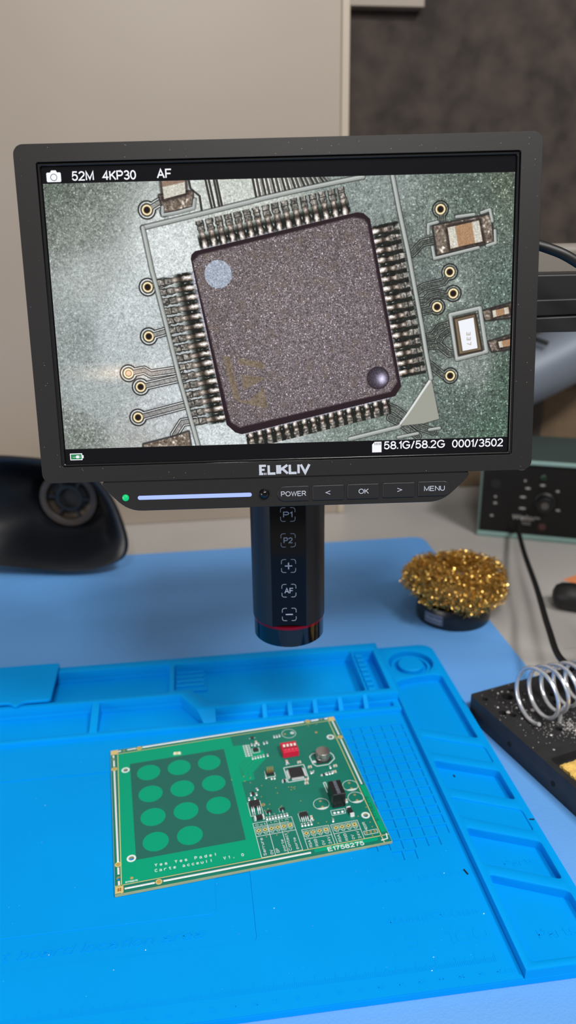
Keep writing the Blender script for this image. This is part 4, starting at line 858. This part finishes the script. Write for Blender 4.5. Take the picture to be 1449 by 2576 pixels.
# camera tube: built in upright room axes, then brought into the display's frame
UP = _R.inverted() @ Matrix.Translation(Vector((0, 0, DESK_Z * S)))
def upright(mb): 
    M3 = Matrix.Scale(1 / S, 4) @ UP @ Matrix.Scale(S, 4)
    mb.v = [tuple(M3 @ Vector(v)) for v in mb.v]; return mb
TX, TY = 279.0, 163.0
def tube_outline(r, half, n=40):
    a0 = math.asin(half / r); tilt = math.radians(-6.3)
    pts = []
    for i in range(n + 1):
        t = -PI / 2 + a0 + (2 * PI - 2 * a0) * i / n
        pts.append((TX + r * math.cos(t + tilt), TY + r * math.sin(t + tilt)))
    return pts
m_tube = mat('tube_black', (20, 22, 27), 0.36, spec=0.35)
upright(MB().prism(tube_outline(22.0, 10.4), 117.9, 330)).build('camera_tube', m_tube, ms, bevel=0.4, ang=25)
def on_front(mb_):   # flat front of the tube: local x right, y up, z outwards
    tilt = math.radians(-6.3); n = Vector((math.sin(tilt), -math.cos(tilt), 0)); u = Vector((math.cos(tilt), math.sin(tilt), 0)); dd = math.sqrt(22.0 ** 2 - 10.4 ** 2)
    o = Vector((TX, TY, 0)) + n * dd
    M4 = Matrix(((u.x, 0, n.x, o.x), (u.y, 0, n.y, o.y), (0, 1, 0, 0), (0, 0, 0, 1)))
    mb_.v = [tuple(M4 @ Vector(v)) for v in mb_.v]; return upright(mb_)
fp = on_front(MB().box(-10.0, 10.0, 118.2, 300, 0.0, 0.35)).build('touch_panel', mat('panel_gloss', (4, 5, 9), 0.10, spec=0.18), ms)
def touch_key(z, body):
    q = MB(); s = 4.1; g = 1.35; w = 0.26; r = 1.3
    for sx in (-1, 1):
        for sy in (-1, 1):
            P = [(sx * g, z + sy * s), (sx * (s - r), z + sy * s)] + [(sx * (s - r + r * math.sin(t)), z + sy * (s - r + r * math.cos(t))) for t in (.4, .8, 1.2)] + [(sx * s, z + sy * (s - r)), (sx * s, z + sy * g)]
            q.prism(strip(P, w), 0.34, 0.42)
    if body == '+': q.box(-2.1, 2.1, z - .32, z + .32, .34, .42).box(-.32, .32, z - 2.1, z + 2.1, .34, .42)
    elif body == '-': q.box(-2.1, 2.1, z - .32, z + .32, .34, .42)
    else: letter(q, body, -2.6, 2.6, z - 1.75, 3.5, 0.34, 0.08)
    on_front(q).build('touch_key', mat('key_print', (156, 164, 182), 0.5), fp)
for z, b in ((189.3, 'P1'), (173.6, 'P2'), (157.6, '+'), (141.8, 'AF'), (126.2, '-')): touch_key(z, b)
upright(MB().prism(circ(TX, TY, 21.55, 48), 116.5, 118.2)).build('red_ring', mat('red_anodised', (150, 6, 30), 0.2, 0.7), ms)
upright(MB().lathe([(20.6, 104.6), (21.4, 105.4), (21.4, 116.7), (15, 116.8)], 56, TX, TY)).build('lens_ring', mat('lens_ring_black', (8, 9, 12), 0.08), ms)
upright(MB().lathe([(9, 106.8), (17.5, 105), (17.6, 105.4), (9, 108)], 40, TX, TY)).build('lens', m_gloss, ms)
upright(MB().box(262, 296, 128, 146, 282, 326)).build('tube_bracket', m_case, ms, bevel=2)
# arm reaching off to the right, with its post outside the picture
upright(MB().prism([(262, 176), (600, 176), (600, 146), (262, 150)], 301.5, 315.5)).build('support_arm', mat('arm_black', (22, 22, 24), 0.5), ms, bevel=1.2)
upright(MB().add([(262, 148, 291), (600, 142, 297), (600, 172, 297), (262, 172, 291), (262, 148, 301.4), (600, 142, 304.4), (600, 172, 304.4), (262, 172, 301.4)],
                 [(3, 2, 1, 0), (4, 5, 6, 7), (0, 1, 5, 4), (1, 2, 6, 5), (2, 3, 7, 6), (3, 0, 4, 7)])).build('arm_link', mat('arm_dark', (15, 15, 17), 0.5), ms, bevel=1)
upright(MB().add([(262, 146, 287), (600, 140, 284), (600, 176, 284), (262, 176, 287), (262, 146, 290.9), (600, 140, 296.9), (600, 176, 296.9), (262, 176, 290.9)],
                 [(3, 2, 1, 0), (4, 5, 6, 7), (0, 1, 5, 4), (1, 2, 6, 5), (2, 3, 7, 6), (3, 0, 4, 7)])).build('support_arm', mat('arm_black', (22, 22, 24), 0.5), ms, bevel=1)
upright(MB().box(300, 560, 190, 215, 305, 330)).build('arm_clamp', mat('grey_plastic', (118, 112, 105), 0.55), ms, bevel=5, seg=4, label='light grey housing behind the black arm')
upright(MB().box(520, 560, 172, 192, 290, 330)).build('clamp_block', m_case, ms, bevel=2)
upright(MB().cyl(612, 160, 13, 2, 340, 28)).build('post', mat('arm_black', (22, 22, 24), 0.5), ms)
upright(MB().prism(rrect(570, 690, 100, 220, 8), -6.9, 3)).build('post_base', m_case, ms, bevel=1)
upright(MB().box(590, 632, 140, 180, 280, 320)).build('post_collar', m_case, ms, bevel=2)

# ------------------------------------------------------------------ fume hood at the left
fh = thing('fume_hood', 'black fume extractor hood with a round opening standing behind the mat', 'extractor hood', (60, 540, 5.5))
fh.rotation_euler = (0, math.radians(6), math.radians(-8))
m_hood = mat('hood_black', (14, 17, 23), 0.34, spec=0.5, var=0.1, vscale=40)
def hood_ring(k, n=64):
    """k = 0 mouth rim ... 1 throat; outline blends from a wide rounded mouth to the round throat"""
    pts = []
    for i in range(n):
        a = 2 * PI * i / n; c, s = math.cos(a), math.sin(a)
        ex = 2.0 / 2.8
        mx = -14 + 111 * math.copysign(abs(c) ** ex, c); mz = 57 + 57 * math.copysign(abs(s) ** ex, s)
        mx += -0.42 * max(0, mz - 20) * (1 if c > 0 else 0.1) * max(0, c)      # right side leans in towards the top
        tx_, tz_ = 10 + 31 * c, 56 + 31 * s
        q = k ** 0.85
        y = -18 + 78 * k ** 1.5 + (mz - 57) * 0.22 * (1 - k)
        pts.append((mx + (tx_ - mx) * q, y, max(1.2, mz + (tz_ - mz) * q)))
    return pts
mb = MB(); n = 64; rings = [hood_ring(k) for k in (0, .04, .15, .3, .45, .6, .75, .88, 1.0)]
outer = [[(x + (x + 14) * 0.03, y + 3.5, z + (z - 56) * .03 if z > 4 else z) for x, y, z in r] for r in rings]
seq = rings[::-1] + outer
for r in seq: mb.v += r
for q in range(len(seq) - 1):
    for i in range(n): mb.f.append((q * n + i, q * n + (i + 1) % n, (q + 1) * n + (i + 1) % n, (q + 1) * n + i)); mb.mi.append(0)
mb.build('hood_shell', m_hood, fh, ang=60)
MB().tube([(10, 54, 56), (9, 66, 56), (-2, 82, 54), (-24, 90, 50), (-90, 78, 46), (-200, 50, 44), (-420, 18, 44)], 21, 28).build('hose', mat('hose_black', (18, 18, 20), 0.6), fh)
rg = MB(); M0 = Matrix.Translation(Vector((10, 48, 56))) @ Matrix.Rotation(PI / 2, 4, 'X')
rg.ring(0, 0, 25, 32.5, -2, 6, 40, M0); rg.build('throat_ring', mat('throat_brown', (52, 46, 42), 0.4), fh, bevel=1.0, label='brownish ring inside the opening')
MB().cyl(0, 0, 31, -12, -8, 36, M0).build('throat_plate', mat('throat_plate', (86, 74, 62), 0.5), fh)
gr = MB(); gr.ring(0, 0, 12, 15, -1, 2, 28, M0)
for a in range(6):
    t = a * PI / 3; gr.box(14, 26, -1.2, 1.2, -1, 2, M0 @ Matrix.Rotation(t, 4, 'Z'))
gr.build('throat_grille', m_hood, fh)

# ------------------------------------------------------------------ brass wool tip cleaner
tcn = thing('tip_cleaner', 'black round tip cleaner heaped with golden brass wool', 'tip cleaner', (461, 365, -5))
m_tin_b = mat('cleaner_black', (16, 17, 20), 0.3)
MB().lathe([(31, 0), (34, 1), (34.5, 3), (34.5, 18), (33.5, 19.5), (31.5, 19.5), (31, 14), (28, 13.5)], 56).build('base', m_tin_b, tcn)
lb = MB()
a0, a1 = math.radians(203), math.radians(236)
for i in range(10):
    t0, t1 = a0 + (a1 - a0) * i / 10, a0 + (a1 - a0) * (i + 1) / 10
    r = 34.75
    lb.add([(r * math.cos(t0), r * math.sin(t0), 4.5), (r * math.cos(t1), r * math.sin(t1), 4.5), (r * math.cos(t1), r * math.sin(t1), 14.5), (r * math.cos(t0), r * math.sin(t0), 14.5)], [(0, 1, 2, 3)])
lb.build('label_plate', mat('label_grey', (74, 84, 104), 0.5), tcn, label='small grey label plate')
lt = MB()
for i in range(9):
    t = a0 + (a1 - a0) * (i + .8) / 10.4; r = 34.9; h = 3.6 if i in (0, 1, 5) else 2.4
    for k in range(2):
        tt = t + k * .03
        lt.add([(r * math.cos(tt), r * math.sin(tt), 8), (r * math.cos(tt + .013), r * math.sin(tt + .013), 8), (r * math.cos(tt + .013), r * math.sin(tt + .013), 8 + h), (r * math.cos(tt), r * math.sin(tt), 8 + h)], [(0, 1, 2, 3)])
for z in (5.6, 13.2):
    for i in range(8):
        t0, t1 = a0 + .04 + (a1 - a0 - .08) * i / 8, a0 + .04 + (a1 - a0 - .08) * (i + 1) / 8; r = 34.9
        lt.add([(r * math.cos(t0), r * math.sin(t0), z), (r * math.cos(t1), r * math.sin(t1), z), (r * math.cos(t1), r * math.sin(t1), z + .5), (r * math.cos(t0), r * math.sin(t0), z + .5)], [(0, 1, 2, 3)])
lt.build('label_print', mat('label_print', (150, 160, 182), 0.5), tcn)
m_brass = mat('brass_wire', (240, 200, 112), 0.2, 1.0)
rw = random.Random(11); wl = MB()
def wool_pt(a, b, d):
    """a around, b from rim underside (0) over the top to the dimple (1), d depth inwards"""
    t = b * PI * 1.02 - 0.62
    R = 28 + (20 - d) * math.cos(t); Z = 34 + (18.5 - d) * math.sin(t) * (1.0 if math.sin(t) > 0 else .95)
    lump = 1 + .05 * math.sin(3 * a + 1) + .04 * math.sin(7 * a)
    return R * math.cos(a) * lump, R * math.sin(a) * lump, Z + 2.2 * math.sin(2 * a + .5) - 3.0 * math.cos(a) * 0.5
for k in range(3600):
    a = rw.random() * 2 * PI; b = rw.random() ** 0.85 * 1.05; d = rw.random() ** 1.5 * 6 - 1.0
    c = Vector(wool_pt(a, b, d)); r = rw.uniform(0.9, 2.3)
    e1 = Vector((rw.gauss(0, 1), rw.gauss(0, 1), rw.gauss(0, 1))).normalized(); e2 = e1.orthogonal().normalized(); e3 = e1.cross(e2)
    ph = rw.random() * 2 * PI; span = rw.uniform(2.6, 5.6); pts = []
    for q in range(7):
        t = ph + span * q / 6; pts.append(c + r * (math.cos(t) * e2 + math.sin(t) * e3) + e1 * (q / 6 - .5) * 3.0)
    w = rw.uniform(0.28, 0.5)
    v = []; f = []
    for q, p_ in enumerate(pts):     # flat turned ribbon of brass swarf with a little thickness
        tt = ph + span * q / 6; nrm = math.cos(tt) * e2 + math.sin(tt) * e3
        v += [tuple(p_ + e1 * w), tuple(p_ - e1 * w), tuple(p_ - e1 * w + nrm * .18), tuple(p_ + e1 * w + nrm * .18)]
    for q in range(6):
        A_, B_ = q * 4, q * 4 + 4
        for s_ in range(4): f.append((A_ + s_, A_ + (s_ + 1) % 4, B_ + (s_ + 1) % 4, B_ + s_))
    wl.add(v, f)
wl.build('brass_wool', m_brass, tcn, kind='stuff', label='golden curled brass wool')
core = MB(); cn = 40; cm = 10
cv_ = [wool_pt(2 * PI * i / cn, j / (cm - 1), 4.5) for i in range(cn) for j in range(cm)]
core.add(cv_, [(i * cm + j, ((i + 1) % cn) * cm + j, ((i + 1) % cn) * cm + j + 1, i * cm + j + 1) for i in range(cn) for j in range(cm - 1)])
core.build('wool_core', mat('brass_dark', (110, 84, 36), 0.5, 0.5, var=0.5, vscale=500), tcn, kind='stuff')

# ------------------------------------------------------------------ soldering iron stand
ANG = math.radians(15.2)
st = thing('iron_stand', 'black soldering iron stand with a coiled wire holder to the right of the blue mat', 'iron stand', (418.8, 207.5, -5), ANG)
m_stand = mat('stand_black', (36, 36, 38), 0.55, var=0.2, vscale=120, bump=0.25, bscale=1500)
HT = 19.5
# local axes: x along the back edge, -y towards the front
tips = [(6.8, -9.6, 2.4), (23.8, -13.7, 4.3), (31.8, -7.9, 2.1), (12.9, -33.8, 2.6), (8.1, -28.5, 3.0), (57.8, -9.6, 2.1), (51.4, -33.4, 2.4), (31.4, -59.5, 2.4), (42.3, -15.5, 2.1), (55.4, -25.0, 2.3)]
hl = [circ(x, y, r, 18) for x, y, r in tips]
rec = rrect(4.5, 86, -136, -82, 2.5)
top = MB().prism(rrect(0, 92, -178, 0, 3), HT - 7, HT, hl + [rec])
top.prism(rrect(0, 92, -178, 0, 3), 0, HT - 7)
top.build('stand_base', m_stand, st, bevel=0.7)
for y in (-7, -48, -92):
    MB().cyl(0, 0, 1.9, 0, 0.3, 18, Matrix.Translation(Vector((-0.2, y, 8.5))) @ Matrix.Rotation(PI / 2, 4, 'Y')).build('side_hole', mat('hole_black', (4, 4, 5), 0.9), st)
cx0, cy0 = 20.5, -44.5       # first ring of the coil, in stand axes
pts = []
turns = 6.2; nst = 230
for i in range(nst + 1):
    t = i / nst; th = math.radians(-125) + 2 * PI * turns * t
    r = 19.3 - 6.5 * min(1, t * 1.35)
    x = cx0 - 3 + 60 * t
    pts.append((x, cy0 + r * math.cos(th) * 1.0, HT + 21.0 + 3.0 * t + r * math.sin(th)))
m_wire = mat('coil_steel', (226, 228, 232), 0.2, 0.7)
MB().tube(pts, 1.45, 12).build('coil_spring', m_wire, st, ang=60, label='shiny steel wire coil')
e = Vector(pts[-1])
MB().tube([tuple(e), (e.x + 3, e.y, e.z - 8), (e.x + 4, cy0 - 6, HT + 4), (e.x + 4, cy0 - 6, HT - 2)], 1.45, 12).build('coil_post', m_wire, st)
MB().tube([(cx0 + 17, cy0 - 9, HT - 1), (cx0 + 17, cy0 - 9, HT + 10), (cx0 + 18, cy0 - 11.5, HT + 14)], 1.45, 12).build('coil_post', m_wire, st)
# sponge in the tray
sponge = MB()
gxn, gyn = 40, 28; rs_ = random.Random(5)
sv = []; ZS = HT - 1.2
for i in range(gxn + 1):
    for j in range(gyn + 1):
        ed = (i in (0, gxn)) or (j in (0, gyn))
        sv.append((8 + 74 * i / gxn + (rs_.uniform(-.5, .5)), -133 + 45 * j / gyn + rs_.uniform(-.5, .5), ZS + rs_.uniform(-.5, .35) - (0.8 if ed else 0)))
fs = [(i * (gyn + 1) + j, (i + 1) * (gyn + 1) + j, (i + 1) * (gyn + 1) + j + 1, i * (gyn + 1) + j + 1) for i in range(gxn) for j in range(gyn)]
nb_ = len(sv); ringi = [i * (gyn + 1) for i in range(gxn + 1)] + [gxn * (gyn + 1) + j for j in range(1, gyn + 1)] + [i * (gyn + 1) + gyn for i in range(gxn - 1, -1, -1)] + [j for j in range(gyn - 1, 0, -1)]
low = [(sv[k][0], sv[k][1], HT - 6.9) for k in ringi]; m_ = len(ringi)
sponge.add(sv + low, fs + [(ringi[k], nb_ + k, nb_ + (k + 1) % m_, ringi[(k + 1) % m_]) for k in range(m_)] + [tuple(nb_ + k for k in range(m_))])
so = sponge.build('cleaning_sponge', mat('sponge_yellow', (226, 186, 98), 0.85, var=0.25, vscale=220, bump=1.0, bscale=700), loc=(418.8, 207.5, DESK_Z - 5))
so.rotation_euler = (0, 0, ANG); tag(so, 'pale yellow cellulose sponge in the tray of the iron stand', 'sponge')
# spatters of solder on the stand
rc = random.Random(21); cr_ = MB()
def blob(x, y, r):
    n = 6; v = [(x + r * (1 + rc.uniform(-.3, .3)) * math.cos(2 * PI * i / n), y + r * (1 + rc.uniform(-.3, .3)) * math.sin(2 * PI * i / n), HT) for i in range(n)]
    v += [(x + .5 * r * math.cos(2 * PI * i / n), y + .5 * r * math.sin(2 * PI * i / n), HT + r * .6) for i in range(n)]
    cr_.add(v, [(i, (i + 1) % n, n + (i + 1) % n, n + i) for i in range(n)] + [tuple(range(n, 2 * n))])
def clear(x, y): return all((x - a) ** 2 + (y - b) ** 2 > (r + .8) ** 2 for a, b, r in tips) and 1 < x < 90 and -79 < y < -1
for cxx, cyy, sd, nn, rm in ((40, -60, 5.0, 150, .55), (42, -64, 9, 170, .35), (30, -44, 14, 120, .4), (20, -58, 8, 50, .45), (18, -16, 12, 50, .5), (60, -60, 12, 80, .4)):
    for k in range(nn):
        x, y = rc.gauss(cxx, sd), rc.gauss(cyy, sd)
        if clear(x, y): blob(x, y, rc.uniform(.12, rm) * (1.8 if rc.random() < .08 else 1))
for x, y, r in ((24, -7, .9), (28, -9, .8), (20, -7.5, 1.0), (21, -28, 1.0), (9.0, -22, .7), (12, -30, 1.6), (32, -22, .8), (16, -40, .9), (29.5, -35, 1.7), (33, -52, .9), (22, -63, 1.0), (13, -76, .8)): blob(x, y, r)
co = cr_.build('solder_crumbs', mat('solder_spatter', (176, 172, 170), 0.35, 0.2), kind='stuff', loc=(418.8, 207.5, DESK_Z - 5)); co.rotation_euler = (0, 0, ANG)
co['label'] = 'silvery spatters of solder strewn over the black stand'
# the iron resting in the coil
U = Vector((math.cos(ANG), math.sin(ANG), 0)); O = Vector((418.8, 207.5, -5))
def stand_pt(x, y, z): return O + U * x + Vector((-math.sin(ANG), math.cos(ANG), 0)) * y + Vector((0, 0, z))
ir = thing('soldering_iron', 'dark grey soldering iron resting inside the wire coil', 'soldering iron', tuple(stand_pt(64, -40, 45)), ANG)
AX = Matrix.Rotation(math.radians(70), 4, 'Y')
MB().lathe([(0.6, -6), (2.6, -4.5), (4.2, 0), (4.6, 6), (4.6, 40)], 24, 0, 0, AX).build('barrel', mat('iron_grey', (62, 62, 68), 0.35, 0.6), ir)
MB().lathe([(6, 40), (9.5, 44), (9.5, 130), (7, 140)], 24, 0, 0, AX).build('handle', mat('iron_black', (22, 22, 24), 0.5), ir)

# ------------------------------------------------------------------ soldering station
SA = math.radians(-24.3)
ss = thing('soldering_station', 'black and teal soldering station with a control panel at the back right', 'soldering station', (559.5, 562, -7), SA)
m_teal = mat('teal_metal', (128, 158, 154), 0.42, 0.1)
m_face = mat('station_face', (18, 17, 17), 0.45, spec=0.3)
W_, H_ = 150, 98
MB().box(0, W_, 4, 120, 4, H_ - 4).build('housing', mat('station_grey', (70, 78, 76), 0.5), ss, bevel=1)
MB().box(1.5, W_ - 1.5, 0, 4.5, 5.5, H_ - 6.5).build('front_panel', m_face, ss, bevel=0.5)
MB().box(-1, W_ + 1, -4, 0.2, H_ - 6, H_ - 1).build('top_rail', m_teal, ss, bevel=1.5)
MB().box(-1, W_ + 1, 0.3, 122, H_ - 6, H_ - 2).build('top_plate', mat('dark_teal', (60, 72, 70), 0.5), ss, bevel=1)
MB().box(-1, W_ + 1, -4, 122, 0.05, 6).build('bottom_plate', m_teal, ss, bevel=1.5)
MB().box(-1, 1.6, -1.5, 122, 5.8, H_ - 5.8).build('side_frame', mat('side_teal', (84, 104, 102), 0.5), ss, bevel=0.8)
FR = Matrix(((1, 0, 0, 0), (0, 0, -1, 0), (0, 1, 0, 0), (0, 0, 0, 1)))      # x right, y up, z towards the viewer
MB().lathe([(11.5, 0), (11.5, 2), (9.8, 3), (9.2, 14), (8.4, 15)], 36, 73, 48, FR).build('control_knob', mat('knob_black', (14, 14, 16), 0.4), ss)
MB().lathe([(4.2, 14.9), (4.2, 15.3)], 24, 73, 48, FR).build('knob_cap', mat('knob_grey', (78, 74, 70), 0.5), ss)
MB().lathe([(3.6, 0), (3.6, 1.5), (2.2, 2.4)], 24, 69, 77, FR).build('power_lamp', mat('lamp_green', (6, 42, 24), 0.3), ss)
MB().lathe([(6.2, 0), (6.2, 1.2), (5, 1.2)], 28, 17, 66, FR).build('socket', mat('socket_black', (4, 4, 5), 0.6), ss)
MB().lathe([(7.5, 0), (7.5, 2), (5.5, 2.4), (5.2, 6)], 28, 43, 17, FR).build('cable_socket', m_face, ss)
MB().lathe([(4.2, 0), (4.2, .8), (3, 1)], 24, 73, 17, FR).build('indicator', mat('brown_lamp', (70, 44, 40), 0.4), ss)
pr = MB()
letter(pr, 'Weller', 38, 66, 23.0, 7.0, 0.05, 0.05, w=0.2, shear=0.1)
for y in (20.2, 18.2): pr.box(42, 60, y, y + .7, .05, .1)
for x, y, w in ((16, 50, 3), (15.6, 42, 4.4), (66, 68, 6), (50, 63, 6), (45, 52, 7), (45, 38, 8), (86, 39, 5), (65, 27, 5), (48, 72, 2.6), (84, 62, 4), (30, 88, 5), (40, 87, 7), (13, 26, 4)):
    pr.prism(circ(x + w / 2, y, w / 2, 16, 1.3), .05, .1)
pr.v = [tuple(FR @ Vector(v)) for v in pr.v]
pr.build('panel_print', mat('station_print', (150, 148, 146), 0.5), ss, kind='stuff')
# its cable
def spline(P, n=10):
    P = [Vector(p) for p in P]; P = [2 * P[0] - P[1]] + P + [2 * P[-1] - P[-2]]; out = []
    for i in range(1, len(P) - 2):
        for k in range(n):
            t = k / n; a, b, c, d = P[i - 1], P[i], P[i + 1], P[i + 2]
            out.append(.5 * ((2 * b) + (c - a) * t + (2 * a - 5 * b + 4 * c - d) * t * t + (3 * b - a - 3 * c + d) * t ** 3))
    return out + [P[-2]]
cb = MB().tube(spline([(600, 541, 11), (590, 515, 12), (562, 437, 20), (534.6, 349, 25), (507, 267, 30), (494, 218, 31), (505, 196, 33), (540, 190, 40), (575, 190, 30)]), 2.6, 12)
tag(cb.build('station_cable', mat('cable_black', (14, 14, 15), 0.45), loc=(0, 0, DESK_Z)), 'black cable hanging from the soldering station down to the wire coil', 'cable')

# ------------------------------------------------------------------ small things on the desk at the right
tl = thing('hand_tool', 'black rounded tool handle lying on the white desk at the right edge', 'tool', (563, 370, -7), math.radians(-28))
AY = Matrix.Translation(Vector((0, 0, 13.5))) @ Matrix.Rotation(PI / 2, 4, 'Y')
MB().lathe([(4, -1), (9.5, 1.5), (12.6, 7), (13.4, 16), (13.4, 95), (10, 102), (5, 104)], 32, 0, 0, AY).build('handle', mat('handle_black', (12, 12, 13), 0.5), tl)
MB().lathe([(3, 103), (3, 190)], 20, 0, 0, AY).build('shaft', mat('steel_shaft', (170, 170, 172), 0.3, 1.0), tl)
tag(MB().prism([(601, 425), (640, 442), (634, 398), (612, 412)], -7, -6.6).build('paper_slip', mat('orange_paper', (214, 132, 84), 0.7), loc=(0, 0, DESK_Z)), 'orange paper slip lying on the white desk beside the black tool', 'paper')
dm = MB(); 
for k in range(7): dm.prism(circ(538 + k * 2.2, 292.5 + (k % 2) * .6, .9, 8), -7, -6.93)
dm.build('pen_mark', mat('faint_mark', (150, 146, 150), 0.7), desk, loc=(-300, -300, DESK_Z), kind='stuff')

# ------------------------------------------------------------------ grey duct behind the station
du = thing('extraction_duct', 'blue grey metal duct slanting behind the soldering station', 'duct', (640, 640, 0))
MB().tube(spline([(-140, -8, 118), (0, -2, 172), (100, 10, 218), (170, 60, 250), (215, 140, 268), (230, 214, 275)], 8), 38, 36).build('duct_tube', mat('duct_metal', (104, 112, 124), 0.5, 0.2), du, ang=60)
MB().cyl(0, 0, 44, -6, 10, 36, Matrix.Translation(Vector((230, 204, 275))) @ Matrix.Rotation(-PI / 2, 4, 'X')).build('wall_flange', m_case, du)
MB().tube([(-24, 30, 225), (-22, 12, 214), (-10, -18, 218), (6, -34, 212)], 3, 10).build('strap', mat('strap_black', (16, 16, 16), 0.5), du)
MB().lathe([(7, 0), (7, 6), (4, 8)], 20, 50, 0, Matrix.Translation(Vector((0, -10, 236)))).build('duct_knob', m_case, du)
bx = thing('brown_block', 'brown block with a dark strip half hidden behind the display and duct', 'box', (600, 738, -7))  # plain brown block with a darker upright strip, set behind the duct
MB().box(0, 170, 0, 90, 0.05, 134).build('block_body', mat('brown_matt', (104, 86, 66), 0.8, var=0.1), bx, bevel=2)
MB().box(92, 112, -2, 0.2, 2, 133).build('front_strip', mat('dark_brown', (52, 42, 36), 0.5), bx)

# cable plugged into the display
mc = MB().tube(spline([(389, 128, 333), (398, 127, 331.6), (407, 124, 329), (418, 121, 324), (440, 118, 310), (475, 120, 285), (520, 150, 200), (540, 230, 60), (548, 260, -4)]), 2.6, 12)
tag(mc.build('display_cable', mat('cable_black', (14, 14, 15), 0.45), loc=(0, 0, DESK_Z)), 'black cable curving out from behind the right side of the display', 'cable')

# clippings of component legs on the mat
m_clip = mat('clipping_dark', (52, 46, 44), 0.35, 0.6)
def clipping(x, y, z, rot, l, lab):
    v = (Vector((math.cos(rot), math.sin(rot), 0)) * l / 2)
    o = MB().tube([(-v.x, -v.y, .5), (v.x * .2, v.y * .2, .55), (v.x, v.y, .75)], 0.38, 8).build('wire_clipping', m_clip, loc=(x, y, z + DESK_Z)); tag(o, lab, 'wire clipping', 'wire clippings on the blue mat')
clipping(384.7, 139.5, -0.8, 1.9, 1.8, 'dark wire clipping inside a middle side compartment of the blue mat')
clipping(415.0, 88.5, 5.2, -0.3, 2.8, 'dark wire clipping on the outer rim of the blue mat')
clipping(364.2, 60.6, 0.0, 1.9, 3.6, 'dark wire clipping beside the moulded words screw positio')
# pale dust specks on the mat
rd = random.Random(9); ds = MB()
for x, y, r in [(140, 40, .5), (188, 36, .6), (173, 27, .4), (364, 33, .7), (371, 28, .4), (352, 62, .5), (255, 52, .5), (247, 80, .6), (110, 60, .6), (330, 12, .5), (327, 5, .6), (170, 130, .5), (120, 150, .4), (205, 185, .5)] + [(rd.uniform(90, 365), rd.uniform(5, 200), rd.uniform(.08, .2)) for _ in range(90)]:
    r *= .7
    ds.add([(x - r, y - r * .6, .02), (x + r, y - r * .4, .02), (x + r * .3, y + r, .02), (x, y, .02 + r)], [(0, 2, 1), (0, 1, 3), (1, 2, 3), (2, 0, 3)])
do = ds.build('dust_specks', mat('pale_dust', (206, 232, 244), 0.6), kind='stuff', loc=(0, 0, DESK_Z)); do['label'] = 'tiny pale dust specks scattered over the blue mat'
